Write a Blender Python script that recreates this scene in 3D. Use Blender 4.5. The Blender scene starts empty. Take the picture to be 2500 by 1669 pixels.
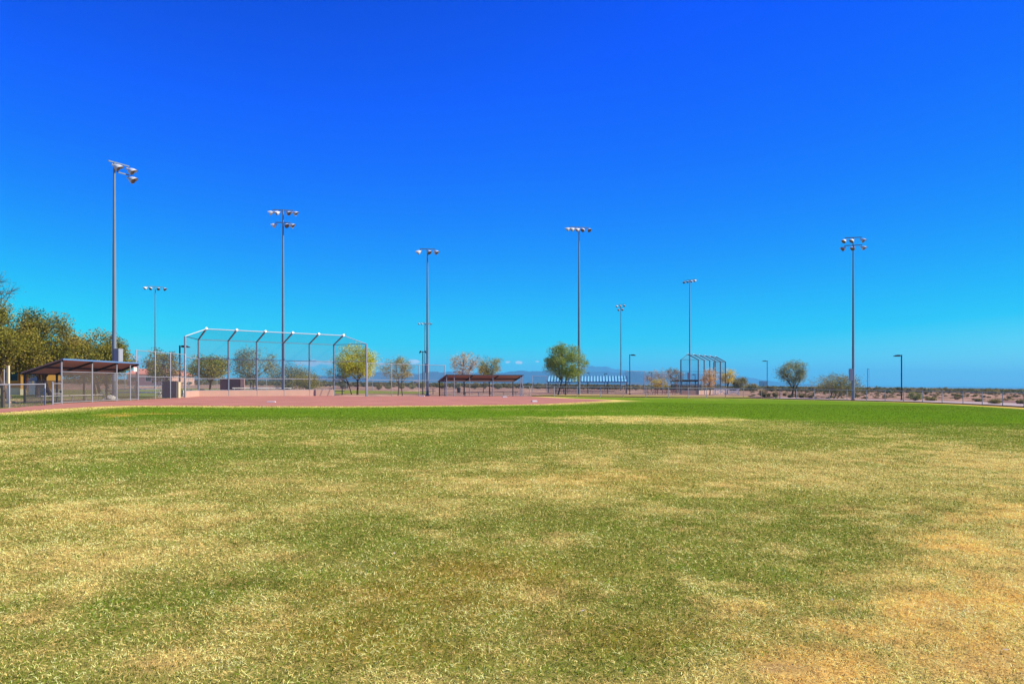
import bpy, math, random
import numpy as np
from mathutils import Vector, Matrix
from mathutils.geometry import tessellate_polygon

SC = bpy.context.scene
COL = SC.collection
R = math.radians

# ------------------------------------------------------------------ camera
F = 1800.0                      # focal length in pixels of a 2500 px wide frame
EYE = 1.62
SLOPE = 0.0106                  # the park falls gently to the right
cam = bpy.data.cameras.new('camera')
cam_o = bpy.data.objects.new('camera', cam); COL.objects.link(cam_o); SC.camera = cam_o
cam.sensor_width = 36.0; cam.lens = F / 2500 * 36; cam.shift_y = 100.5 / 2500
cam.clip_start = 0.05; cam.clip_end = 60000
cam_o.location = (0, 0, EYE); cam_o.rotation_euler = (math.pi / 2, 0, 0)

# ------------------------------------------------------------------ sun + sky
SUN_AZ, SUN_EL = 91.0, 42.0     # clockwise from +Y (the view direction)
sun = bpy.data.lights.new('sun', 'SUN'); sun.energy = 5.0; sun.angle = R(0.5); sun.color = (1.0, 0.91, 0.74)
sun_o = bpy.data.objects.new('sun', sun); COL.objects.link(sun_o)
sd = Vector((math.sin(R(SUN_AZ)) * math.cos(R(SUN_EL)), math.cos(R(SUN_AZ)) * math.cos(R(SUN_EL)), math.sin(R(SUN_EL))))
sun_o.rotation_euler = sd.to_track_quat('Z', 'Y').to_euler()
sun_o.location = sd * 200

world = bpy.data.worlds.new("World"); SC.world = world; world.use_nodes = True
nt = world.node_tree; bg = nt.nodes['Background']


def N(nt, typ, **kw):
    n = nt.nodes.new(typ)
    for k, v in kw.items():
        setattr(n, k, v)
    return n


def M_(nt, op, a, b=None, c=None, clamp=False):
    n = nt.nodes.new('ShaderNodeMath'); n.operation = op; n.use_clamp = clamp
    for i, v in enumerate((a, b, c)):
        if v is None:
            continue
        if isinstance(v, (int, float)):
            n.inputs[i].default_value = v
        else:
            nt.links.new(v, n.inputs[i])
    return n.outputs[0]


sky = N(nt, 'ShaderNodeTexSky', sky_type='NISHITA', sun_disc=False)
sky.sun_elevation = R(SUN_EL); sky.sun_rotation = R(SUN_AZ)
sky.altitude = 400; sky.air_density = 1.0; sky.dust_density = 0.3; sky.ozone_density = 3
sep = N(nt, 'ShaderNodeSeparateColor'); nt.links.new(sky.outputs[0], sep.inputs[0])
tc = N(nt, 'ShaderNodeTexCoord'); sx = N(nt, 'ShaderNodeSeparateXYZ'); nt.links.new(tc.outputs['Generated'], sx.inputs[0])
# deep, saturated desert sky: the same Nishita sky with a stronger grade on each channel
r_ = M_(nt, 'MULTIPLY', sep.outputs[0], 0.1); g_ = M_(nt, 'MULTIPLY', sep.outputs[1], 0.1); b_ = M_(nt, 'MULTIPLY', sep.outputs[2], 0.1)
gr = M_(nt, 'MULTIPLY', M_(nt, 'POWER', g_, 2.05), 2.25)
br = M_(nt, 'POWER', M_(nt, 'MINIMUM', M_(nt, 'MULTIPLY', b_, 2.6), 1.0), 1.6)
rr = M_(nt, 'MULTIPLY', M_(nt, 'MAXIMUM', M_(nt, 'SUBTRACT', r_, 0.47), 0.0), 0.95)
side = M_(nt, 'SUBTRACT', 1.0, M_(nt, 'MULTIPLY', M_(nt, 'MAXIMUM', sx.outputs[0], 0.0), 0.55))
gr = M_(nt, 'MULTIPLY', gr, side)
skc = N(nt, 'ShaderNodeCombineColor')
for i, v in enumerate((rr, gr, br)):
    nt.links.new(v, skc.inputs[i])
# a few small low clouds, fixed to directions of the sky
ys = M_(nt, 'MAXIMUM', sx.outputs[1], 0.02)
u_ = M_(nt, 'DIVIDE', sx.outputs[0], ys)
v_ = M_(nt, 'ADD', M_(nt, 'DIVIDE', sx.outputs[2], ys), M_(nt, 'MULTIPLY', u_, SLOPE))
cn = N(nt, 'ShaderNodeCombineXYZ'); nt.links.new(M_(nt, 'MULTIPLY', u_, 1.0), cn.inputs[0]); nt.links.new(M_(nt, 'MULTIPLY', v_, 2.2), cn.inputs[1])
nz = N(nt, 'ShaderNodeTexNoise'); nz.inputs['Scale'].default_value = 95; nz.inputs['Detail'].default_value = 5; nt.links.new(cn.outputs[0], nz.inputs['Vector'])
cm = None
for (px, py, rx, ry, w) in ((1013, 883, 15, 6, 1.0), (985, 888, 18, 5, .5), (1240, 884, 8, 4, .75), (1268, 884, 11, 4.5, .85), (1312, 882, 6, 3, .55),
                            (930, 889, 9, 5, .8), (765, 886, 60, 9, .75), (700, 884, 40, 7, .4), (330, 878, 22, 14, .6), (1200, 892, 12, 3, .3)):
    a = M_(nt, 'DIVIDE', M_(nt, 'SUBTRACT', u_, (px - 1250) / F), rx / F)
    b = M_(nt, 'DIVIDE', M_(nt, 'SUBTRACT', v_, (935 + SLOPE * (px - 1250) - py) / F), ry / F)
    g = M_(nt, 'MULTIPLY', M_(nt, 'EXPONENT', M_(nt, 'MULTIPLY', M_(nt, 'ADD', M_(nt, 'MULTIPLY', a, a), M_(nt, 'MULTIPLY', b, b)), -1.0)), w * 1.25)
    cm = g if cm is None else M_(nt, 'MAXIMUM', cm, g)
cmask = M_(nt, 'MULTIPLY', M_(nt, 'SUBTRACT', M_(nt, 'ADD', cm, M_(nt, 'MULTIPLY', M_(nt, 'SUBTRACT', nz.outputs[0], 0.5), 1.6)), 0.34), 2.2, clamp=True)
cmask = M_(nt, 'MULTIPLY', cmask, M_(nt, 'MULTIPLY', cm, 2.6, clamp=True), clamp=True)
mx = N(nt, 'ShaderNodeMix', data_type='RGBA'); nt.links.new(cmask, mx.inputs[0]); nt.links.new(skc.outputs[0], mx.inputs[6]); mx.inputs[7].default_value = (0.95, 1.0, 1.05, 1)
vm = N(nt, 'ShaderNodeVectorMath', operation='SCALE'); nt.links.new(mx.outputs[2], vm.inputs[0]); vm.inputs['Scale'].default_value = 6.3
nt.links.new(vm.outputs[0], bg.inputs[0]); bg.inputs[1].default_value = 0.1

SC.view_settings.view_transform = 'Standard'; SC.view_settings.look = 'None'
SC.view_settings.exposure = 0.67; SC.view_settings.gamma = 1.0
SC.cycles.transparent_max_bounces = 24
SC.cycles.max_bounces = 5
SC.cycles.volume_bounces = 0

# ------------------------------------------------------------------ helpers
rng = random.Random(7)
NR = np.random.default_rng(11)


def G(x): return -SLOPE * x


def gp(px, py, dz=0.0):
    """ground point where the photo shows (px, py)"""
    d = F * EYE / ((py - 935) - SLOPE * (px - 1250))
    x = (px - 1250) / F * d
    return Vector((x, d, G(x) + dz))


def gd(px, d, dz=0.0):
    x = (px - 1250) / F * d
    return Vector((x, d, G(x) + dz))


def hz(px): return 935 + SLOPE * (px - 1250)


def height_at(px, py, d):
    """height above the ground of a point seen at (px, py) at depth d"""
    return EYE + (hz(px) - py) / F * d


class MB:
    def __init__(s, T=None):
        s.v = []; s.f = []; s.T = T or Matrix()

    def add(s, vs, fs):
        o = len(s.v)
        s.v += [tuple(s.T @ Vector(p)) for p in vs]
        s.f += [tuple(i + o for i in f) for f in fs]
        return s

    def box(s, c, d, rot=None):
        x, y, z = d[0] / 2, d[1] / 2, d[2] / 2
        vs = [Vector((a, b, e)) for a in (-x, x) for b in (-y, y) for e in (-z, z)]
        if rot is not None:
            vs = [rot @ p for p in vs]
        c = Vector(c)
        return s.add([p + c for p in vs], [(0, 1, 3, 2), (4, 6, 7, 5), (0, 4, 5, 1), (2, 3, 7, 6), (0, 2, 6, 4), (1, 5, 7, 3)])

    def bar(s, a, b, w, h):
        """rectangular bar from a to b, width w, height h"""
        a, b = Vector(a), Vector(b)
        d = b - a; L = d.length
        q = d.to_track_quat('X', 'Z').to_matrix()
        return s.box((a + b) / 2, (L, w, h), q)

    def tube(s, pts, rs, n=8, cap=True):
        pts = [Vector(p) for p in pts]
        if not isinstance(rs, (list, tuple)):
            rs = [rs] * len(pts)
        vs = []; fs = []
        up = None
        for i, p in enumerate(pts):
            d = (pts[min(i + 1, len(pts) - 1)] - pts[max(i - 1, 0)]).normalized()
            if up is None:
                up = Vector((1, 0, 0)) if abs(d.x) < .9 else Vector((0, 1, 0))
            a = d.cross(up).normalized(); b = d.cross(a).normalized(); up = -(d.cross(a)).cross(d) if False else up
            for k in range(n):
                t = 2 * math.pi * k / n
                vs.append(p + (a * math.cos(t) + b * math.sin(t)) * rs[i])
        for i in range(len(pts) - 1):
            for k in range(n):
                k2 = (k + 1) % n
                fs.append((i * n + k, i * n + k2, (i + 1) * n + k2, (i + 1) * n + k))
        if cap:
            fs.append(tuple(range(n - 1, -1, -1))); fs.append(tuple((len(pts) - 1) * n + k for k in range(n)))
        return s.add(vs, fs)

    def lathe(s, prof, n=14):
        """profile (r, x) turned about the X axis"""
        vs = []; fs = []
        for r, x in prof:
            for k in range(n):
                t = 2 * math.pi * k / n
                vs.append((x, r * math.cos(t), r * math.sin(t)))
        for i in range(len(prof) - 1):
            for k in range(n):
                k2 = (k + 1) % n
                fs.append((i * n + k, (i + 1) * n + k, (i + 1) * n + k2, i * n + k2))
        return s.add(vs, fs)

    def quad(s, *p):
        return s.add(p, [tuple(range(len(p)))])

    def build(s, name, mat, parent=None, smooth=False):
        me = bpy.data.meshes.new(name)
        me.from_pydata(s.v, [], s.f); me.materials.append(mat)
        if smooth:
            me.polygons.foreach_set('use_smooth', [True] * len(me.polygons))
            try:
                me.set_sharp_from_angle(angle=R(40))
            except Exception:
                pass
        me.update()
        o = bpy.data.objects.new(name, me); COL.objects.link(o)
        if parent is not None:
            o.parent = parent
        return o


def npmesh(name, V, Fc, mat, parent=None, col=None, smooth=False):
    """mesh from numpy; Fc is (n,k) faces; col per vertex colour"""
    me = bpy.data.meshes.new(name)
    V = np.asarray(V, np.float32)
    if isinstance(Fc, np.ndarray):
        groups = [Fc]
    else:
        groups = Fc
    loops = np.concatenate([g.ravel() for g in groups]).astype(np.int32)
    tot = np.concatenate([np.full(len(g), g.shape[1]) for g in groups]).astype(np.int32)
    st = np.concatenate([[0], np.cumsum(tot)[:-1]]).astype(np.int32)
    me.vertices.add(len(V)); me.vertices.foreach_set('co', V.ravel())
    me.loops.add(len(loops)); me.loops.foreach_set('vertex_index', loops)
    me.polygons.add(len(tot)); me.polygons.foreach_set('loop_start', st)
    try:
        me.polygons.foreach_set('loop_total', tot)
    except Exception:
        pass
    if col is not None:
        at = me.attributes.new('tint', 'FLOAT_COLOR', 'POINT')
        c4 = np.ones((len(V), 4), np.float32); c4[:, :3] = col
        at.data.foreach_set('color', c4.ravel())
    me.materials.append(mat)
    me.update(calc_edges=True); me.validate()
    if smooth:
        me.polygons.foreach_set('use_smooth', np.ones(len(me.polygons), bool))
    o = bpy.data.objects.new(name, me); COL.objects.link(o)
    if parent is not None:
        o.parent = parent
    return o


def tag(o, label=None, cat=None, group=None, kind=None):
    if label: o['label'] = label
    if cat: o['category'] = cat
    if group: o['group'] = group
    if kind: o['kind'] = kind
    return o


def thing(name, label, cat, loc=(0, 0, 0), rz=0.0, group=None):
    o = bpy.data.objects.new(name, None); COL.objects.link(o)
    o.location = loc; o.rotation_euler = (0, 0, rz); o.empty_display_size = .3
    return tag(o, label, cat, group)


# ------------------------------------------------------------------ materials
def mat(name, col, rough=0.7, metal=0.0, var=0.12, scale=3.0, bump=0.0, spec=0.3, bscale=None):
    m = bpy.data.materials.new(name); m.use_nodes = True
    t = m.node_tree; p = t.nodes['Principled BSDF']
    p.inputs['Roughness'].default_value = rough; p.inputs['Metallic'].default_value = metal
    p.inputs['Specular IOR Level'].default_value = spec
    geo = N(t, 'ShaderNodeNewGeometry')
    n = N(t, 'ShaderNodeTexNoise'); n.inputs['Scale'].default_value = scale; n.inputs['Detail'].default_value = 6
    t.links.new(geo.outputs['Position'], n.inputs['Vector'])
    mxn = N(t, 'ShaderNodeMix', data_type='RGBA')
    mxn.inputs[6].default_value = tuple(c * (1 - var) for c in col) + (1,)
    mxn.inputs[7].default_value = tuple(min(1, c * (1 + var)) for c in col) + (1,)
    t.links.new(n.outputs[0], mxn.inputs[0]); t.links.new(mxn.outputs[2], p.inputs['Base Color'])
    if bump:
        b = N(t, 'ShaderNodeBump'); b.inputs['Strength'].default_value = bump; b.inputs['Distance'].default_value = .02
        n2 = N(t, 'ShaderNodeTexNoise'); n2.inputs['Scale'].default_value = bscale or scale * 8; n2.inputs['Detail'].default_value = 4
        t.links.new(geo.outputs['Position'], n2.inputs['Vector'])
        t.links.new(n2.outputs[0], b.inputs['Height']); t.links.new(b.outputs[0], p.inputs['Normal'])
    return m


def leaf_mat(name, trans=0.35):
    m = bpy.data.materials.new(name); m.use_nodes = True
    t = m.node_tree; t.nodes.remove(t.nodes['Principled BSDF'])
    at = N(t, 'ShaderNodeAttribute'); at.attribute_name = 'tint'
    d = N(t, 'ShaderNodeBsdfDiffuse'); tr = N(t, 'ShaderNodeBsdfTranslucent'); mxs = N(t, 'ShaderNodeMixShader')
    mxs.inputs[0].default_value = trans
    t.links.new(at.outputs['Color'], d.inputs[0]); t.links.new(at.outputs['Color'], tr.inputs[0])
    t.links.new(d.outputs[0], mxs.inputs[1]); t.links.new(tr.outputs[0], mxs.inputs[2])
    t.links.new(mxs.outputs[0], t.nodes['Material Output'].inputs[0])
    return m


def mesh_mat(name, col, cover):
    """woven wire seen from afar: the share of the area the wires cover"""
    m = bpy.data.materials.new(name); m.use_nodes = True
    t = m.node_tree; t.nodes.remove(t.nodes['Principled BSDF'])
    d = N(t, 'ShaderNodeBsdfDiffuse'); d.inputs[0].default_value = col + (1,)
    tr = N(t, 'ShaderNodeBsdfTransparent'); mxs = N(t, 'ShaderNodeMixShader')
    geo = N(t, 'ShaderNodeNewGeometry'); n = N(t, 'ShaderNodeTexNoise'); n.inputs['Scale'].default_value = .8
    t.links.new(geo.outputs['Position'], n.inputs['Vector'])
    f = M_(t, 'MULTIPLY_ADD', n.outputs[0], cover * .5, cover * .75)
    t.links.new(f, mxs.inputs[0])
    t.links.new(tr.outputs[0], mxs.inputs[1]); t.links.new(d.outputs[0], mxs.inputs[2])
    t.links.new(mxs.outputs[0], t.nodes['Material Output'].inputs[0])
    return m


GALV = mat('galvanised_steel', (.30, .31, .33), .5, .15, .12, 2)
POLE = mat('pole_steel', (.18, .22, .26), .5, .1, .15, 1.5)
DARKPOST = mat('dark_bronze_paint', (.035, .032, .033), .5, 0, .1)
BLUESTEEL = mat('dark_blue_steel', (.07, .10, .14), .5, .1, .1)
LAMPGREY = mat('grey_enamel', (.52, .54, .55), .4, 0, .08)
WHITE_ENAMEL = mat('white_enamel', (.82, .82, .80), .35, 0, .04)
HOODRAIL = mat('pale_steel', (.50, .52, .54), .5, 0, .06)
LENS = mat('lens_glass', (.15, .11, .09), .3, .1, .2, 8)
BOXGREY = mat('enclosure_grey', (.30, .33, .36), .5, 0, .06)
MESH = mesh_mat('chain_link_wire', (.14, .14, .14), .16)
MESH_THICK = mesh_mat('dense_chain_link_wire', (.15, .125, .105), .40)
ROOF_UNDER = mat('brown_shade_panel', (.36, .225, .19), .8, 0, .12, 2)
BEAM = mat('dark_steel_beam', (.05, .045, .045), .6, 0, .1)
FASCIA = mat('blue_grey_fascia', (.10, .22, .40), .5, .1, .06)
BLUEROOF = mat('blue_metal_roof', (.20, .50, .58), .65, 0, .06, 1)
BLUESEAM = mat('blue_roof_seam', (.03, .14, .26), .5, .1, .06)
ALU = mat('aluminium_plank', (.85, .80, .70), .45, .3, .1, 4)
CONC = mat('pink_concrete', (.48, .30, .22), .85, 0, .12, 1.2, .3)
MAUVE = mat('mauve_block_wall', (.13, .055, .085), .85, 0, .15, 1.5, .3)
MAUVE2 = mat('grey_mauve_block_wall', (.17, .10, .10), .85, 0, .15, 1.5, .3)
PINKWALL = mat('pink_stucco', (.60, .36, .27), .85, 0, .08, 3, .2)
CREAM = mat('cream_paint', (.72, .62, .36), .7, 0, .06, 3)
OCHRE = mat('ochre_stucco', (.60, .26, .05), .85, 0, .12, 1.5, .2)
OCHRE_LIGHT = mat('light_ochre_stucco', (.62, .33, .06), .85, 0, .1, 1.5, .2)
DOORBLUE = mat('grey_blue_door', (.24, .34, .48), .5, 0, .05)
TILE = mat('clay_roof_tile', (.50, .20, .13), .8, 0, .2, 4, .4)
DARKGLASS = mat('dark_glass', (.02, .02, .025), .15)
RUBBER = mat('white_rubber', (.80, .76, .70), .6, 0, .08, 10)
TARP = mat('white_tarp', (.80, .76, .66), .7, 0, .08, 6)
TABLE = mat('dark_coated_steel', (.035, .04, .05), .5, 0, .1)
REDTABLE = mat('faded_red_plank', (.33, .15, .13), .7, 0, .15)
BINMAT = mat('black_plastic', (.02, .025, .03), .5)
BARK = mat('bark', (.085, .058, .042), .9, 0, .3, 6, .5)
BARKPALE = mat('pale_bark', (.22, .16, .12), .9, 0, .3, 6, .5)
SIGNMAT = mat('faded_pink_sign', (.85, .62, .54), .5, 0, .05)
SIGNRED = mat('red_sign_edge', (.5, .08, .07), .5)
LEAF = leaf_mat('leaf', .42)
GRASSM = leaf_mat('grass_blade', .25)


# ------------------------------------------------------------------ numpy noise
def vnoise(x, y, seed):
    xi = np.floor(x).astype(np.int64); yi = np.floor(y).astype(np.int64)
    fx = x - xi; fy = y - yi; fx = fx * fx * (3 - 2 * fx); fy = fy * fy * (3 - 2 * fy)

    def h(a, b):
        n = (a * 374761393 + b * 668265263 + seed * 1442695041) & 0x7fffffff
        n = ((n ^ (n >> 13)) * 1274126177) & 0x7fffffff
        return ((n ^ (n >> 16)) & 0xffff) / 65535.0
    return (h(xi, yi) * (1 - fx) + h(xi + 1, yi) * fx) * (1 - fy) + (h(xi, yi + 1) * (1 - fx) + h(xi + 1, yi + 1) * fx) * fy


def fbm(x, y, seed, octv=4):
    s = 0; a = .5; tt = 0
    for i in range(octv):
        s = s + a * vnoise(x * 2 ** i + 17.3 * i, y * 2 ** i - 9.1 * i, seed + i); tt += a; a *= .55
    return s / tt


def sstep(a, b, x):
    t = np.clip((x - a) / (b - a), 0, 1); return t * t * (3 - 2 * t)


# ------------------------------------------------------------------ terrain
def spaced(a, b, n, p):
    t = np.linspace(0, 1, n); return a + (b - a) * (np.sinh(p * t) / np.sinh(p))


xs = np.concatenate([-spaced(0, 9000, 90, 6.2)[::-1], spaced(0, 9000, 90, 6.2)[1:]])
ysp = np.concatenate([-spaced(0, 400, 12, 3)[::-1], spaced(0, 9800, 130, 6.2)[1:]])
X, Y = np.meshgrid(xs, ysp)
amp = sstep(170, 320, np.hypot(X, Y))
Z = G(X) - .03 + amp * ((fbm(X / 90, Y / 60, 3) - .55) * .9)
idx = np.arange(X.size).reshape(X.shape)
FC = np.stack([idx[:-1, :-1], idx[:-1, 1:], idx[1:, 1:], idx[1:, :-1]], -1).reshape(-1, 4)


def ground_mat():
    m = bpy.data.materials.new('desert_ground'); m.use_nodes = True
    t = m.node_tree; p = t.nodes['Principled BSDF']; p.inputs['Roughness'].default_value = .95; p.inputs['Specular IOR Level'].default_value = 0
    geo = N(t, 'ShaderNodeNewGeometry')

    def noise(s, d=6):
        n = N(t, 'ShaderNodeTexNoise'); n.inputs['Scale'].default_value = s; n.inputs['Detail'].default_value = d
        t.links.new(geo.outputs['Position'], n.inputs['Vector']); return n.outputs[0]

    def ramp(v, a, b):
        n = N(t, 'ShaderNodeMapRange'); n.inputs[1].default_value = a; n.inputs[2].default_value = b; t.links.new(v, n.inputs[0]); return n.outputs[0]

    def mixc(f, a, b):
        n = N(t, 'ShaderNodeMix', data_type='RGBA'); t.links.new(f, n.inputs[0])
        for i, c in ((6, a), (7, b)):
            if isinstance(c, tuple): n.inputs[i].default_value = c + (1,)
            else: t.links.new(c, n.inputs[i])
        return n.outputs[2]
    c = mixc(ramp(noise(.05), .42, .56), (.36, .21, .165), (.235, .135, .125))
    c = mixc(ramp(noise(.09), .50, .58), c, (.56, .36, .23))
    c = mixc(ramp(noise(.3, 8), .50, .62), c, (.22, .155, .085))
    c = mixc(ramp(noise(.8, 8), .54, .66), c, (.17, .12, .09))
    sp = N(t, 'ShaderNodeSeparateXYZ'); t.links.new(geo.outputs['Position'], sp.inputs[0])
    far = ramp(sp.outputs[1], 190, 420)
    c = mixc(M_(t, 'MULTIPLY', far, ramp(noise(.03), .35, .6)), c, (.16, .145, .05))
    c = mixc(ramp(noise(9, 4), .3, .75), c, c)
    t.links.new(c, p.inputs['Base Color'])
    b = N(t, 'ShaderNodeBump'); b.inputs['Strength'].default_value = .6; b.inputs['Distance'].default_value = .15
    t.links.new(noise(1.5, 8), b.inputs['Height']); t.links.new(b.outputs[0], p.inputs['Normal'])
    return m


tag(npmesh('desert_ground', np.stack([X, Y, Z], -1).reshape(-1, 3), FC, ground_mat()), 'pink brown desert ground reaching to the horizon', kind='structure')

# ------------------------------------------------------------------ field outline (world points)
dirt_low = [gp(-5, 1008.5), gp(60, 1003.5), gp(153, 997), gp(300, 990.5), (gp(470, 990.5)), gp(670, 991.5), gp(920, 991.2), gp(1100, 989.5),
            gp(1300, 986.8), gp(1390, 983), gp(1450, 980), gp(1500, 977.5)]
dirt_up = [gp(1450, 974.8), gp(1380, 972.5), gp(1310, 968.3), gp(1275, 967.2), gp(1087, 966.8), gp(956, 966.9), gp(893, 967.8)]
BK = Vector((-30.7, 72.2, 0)); BKd = Vector((.747, .664, 0)); BKn = Vector((.664, -.747, 0))
dirt_poly = [Vector((-22.5, 5, 0)), Vector((-24.2, 30, 0))] + dirt_low + dirt_up + [BK + BKd * 14.6 - BKn * .3, BK - BKn * .3, BK - BKd * 2.9 + BKn * 4.5,
            Vector((-29.1, 57.5, 0)), Vector((-29.1, 47.3, 0)), Vector((-28.1, 44.9, 0)), Vector((-26.8, 39.5, 0)), Vector((-25.6, 30, 0)), Vector((-24, 5, 0))]
dp = np.array([(p[0], p[1]) for p in dirt_poly])


def catmull(pts, k=6):
    out = []
    P = [np.array(p) for p in pts]
    for i in range(len(P) - 1):
        p0 = P[max(i - 1, 0)]; p1 = P[i]; p2 = P[i + 1]; p3 = P[min(i + 2, len(P) - 1)]
        for j in range(k):
            t = j / k
            out.append(.5 * ((2 * p1) + (-p0 + p2) * t + (2 * p0 - 5 * p1 + 4 * p2 - p3) * t * t + (-p0 + 3 * p1 - 3 * p2 + p3) * t ** 3))
    out.append(P[-1]); return out


lowc = catmull([(p[0], p[1]) for p in dirt_low], 7)
lowc = [p + np.array([rng.uniform(-.12, .12), rng.uniform(-.25, .25)]) for p in lowc]
poly = [dp[0], dp[1]] + lowc + [np.array((p[0], p[1])) for p in dirt_poly[2 + len(dirt_low):]]
poly = np.array(poly)


def inside(px, py, P):
    r = np.zeros(len(px), bool); j = len(P) - 1
    for i in range(len(P)):
        xi, yi = P[i]; xj, yj = P[j]
        c = ((yi > py) != (yj > py))
        with np.errstate(divide='ignore', invalid='ignore'):
            r ^= c & (px < (xj - xi) * (py - yi) / (yj - yi + 1e-12) + xi)
        j = i
    return r


def dist_poly(px, py, P):
    d = np.full(len(px), 1e9)
    for i in range(len(P) - 1):
        a = P[i]; b = P[i + 1]; ab = b - a
        t = np.clip(((px - a[0]) * ab[0] + (py - a[1]) * ab[1]) / (ab @ ab + 1e-9), 0, 1)
        d = np.minimum(d, np.hypot(px - a[0] - t * ab[0], py - a[1] - t * ab[1]))
    return d


def sheet(name, P, dz, m, label):
    """flat piece of ground over outline P"""
    tri = tessellate_polygon([[Vector((p[0], p[1], 0)) for p in P]])
    b = MB(); b.add([(p[0], p[1], G(p[0]) + dz) for p in P], [tuple(t) for t in tri])
    o = b.build(name, m)
    return tag(o, label, kind='structure')


DIRT = mat('infield_clay', (.37, .165, .125), 1, 0, .3, .35, .4, 0, 6)
sheet('infield_dirt', poly, .014, DIRT, 'reddish pink clay infield in front of the backstop')

# right outfield fence: bases in the photo
fence_px = [(1297, 967), (1353, 967.6), (1409, 968.1), (1466, 968.7), (1522, 969.4), (1577, 970), (1632, 970.6), (1680, 971), (1725, 971.2), (1771, 971.5), (1815, 972), (1859, 973),
            (1904, 974), (1944, 975), (1988, 976), (2025, 976.9), (2068, 977.8), (2116, 979), (2161, 980.1), (2206, 981.4), (2252, 982.9), (2300, 984.8), (2351, 986.8), (2398, 989.2), (2448, 991.7), (2500, 994.6), (2560, 999), (2630, 1006)]
fence_pts = [gp(*p) for p in fence_px]
fnp = np.array([(p.x, p.y) for p in fence_pts])

# ------------------------------------------------------------------ turf
# patches of the outfield: pixel centre and radii in the photo -> a place and size on the ground; (kind, strength)
BL = [(300, 1012, 520, 16, 'v', .9), (1000, 1010, 420, 12, 'v', .7), (2250, 1012, 420, 22, 'v', 1.0), (1650, 984, 700, 8, 'v', .8), (2050, 1000, 420, 18, 'v', .6),
      (560, 1108, 380, 26, 'v', .95), (250, 1140, 300, 28, 'v', .85), (1060, 1082, 140, 34, 'v', 1.0), (700, 1060, 260, 14, 'v', .55), (1420, 1043, 170, 14, 'v', .9), (1640, 1062, 260, 16, 'v', .5), (1900, 1052, 200, 10, 'v', .55),
      (830, 1030, 200, 9, 'v', .4), (1300, 1120, 200, 20, 'v', .3),
      (1560, 1024, 260, 9, 's', .95), (1150, 1029, 210, 9, 's', .45), (300, 1093, 250, 14, 's', .6), (640, 1032, 190, 5, 's', .45), (350, 1010, 60, 3, 'o', .7), (620, 1132, 220, 14, 's', .5),
      (750, 1175, 300, 22, 's', .5), (900, 1235, 360, 32, 's', .55), (380, 1270, 330, 40, 's', .5), (180, 1370, 330, 60, 's', .7), (480, 1345, 260, 40, 's', .65),
      (2050, 1150, 420, 32, 's', .65), (1500, 1165, 260, 20, 'o', .3), (1180, 1180, 220, 22, 's', .55), (1900, 1110, 240, 16, 's', .5), (1350, 1200, 250, 18, 's', .6), (2300, 1200, 250, 30, 's', .5),
      (1840, 1228, 280, 24, 'v', .45), (1600, 1290, 300, 36, 'v', .5), (1980, 1290, 280, 40, 'v', .6), (800, 1320, 250, 40, 'v', .45), (700, 1440, 300, 50, 'v', .4), (1640, 1400, 280, 50, 'v', .5), (1980, 1400, 250, 50, 'v', .55), (300, 1480, 260, 50, 'v', .3), (1150, 1310, 230, 30, 'v', .35),
      (1950, 1450, 160, 30, 'v', .5), (1450, 1580, 180, 60, 'v', .5),
      (1200, 1400, 230, 40, 'b', .75), (1020, 1460, 260, 40, 'b', .65), (820, 1560, 260, 50, 'b', .6), (1500, 1540, 220, 40, 'b', .5), (200, 1270, 260, 20, 'b', .4), (1680, 1520, 160, 30, 'b', .4),
      (1800, 1520, 90, 22, 'd', .5), (2330, 1590, 140, 40, 'd', .5), (2270, 1485, 90, 24, 'd', .4), (2420, 1655, 90, 26, 'd', .6),
      (2250, 1430, 220, 44, 's', .8), (1850, 1620, 330, 60, 's', .85), (1950, 1500, 260, 50, 's', .55), (1500, 1680, 300, 40, 's', .7), (1000, 1650, 300, 30, 's', .5), (400, 1620, 300, 50, 's', .6), (2450, 1480, 160, 30, 's', .6)]
BLW = []
for (px, py, rx, ry, k, w) in BL:
    c = gp(px, py); n = gp(px, py + ry); f = gp(px, max(py - ry, hz(px) + 8))
    BLW.append((c.x, c.y, rx * c.y / F, max((f.y - n.y) / 2, .15), k, w))


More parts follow.
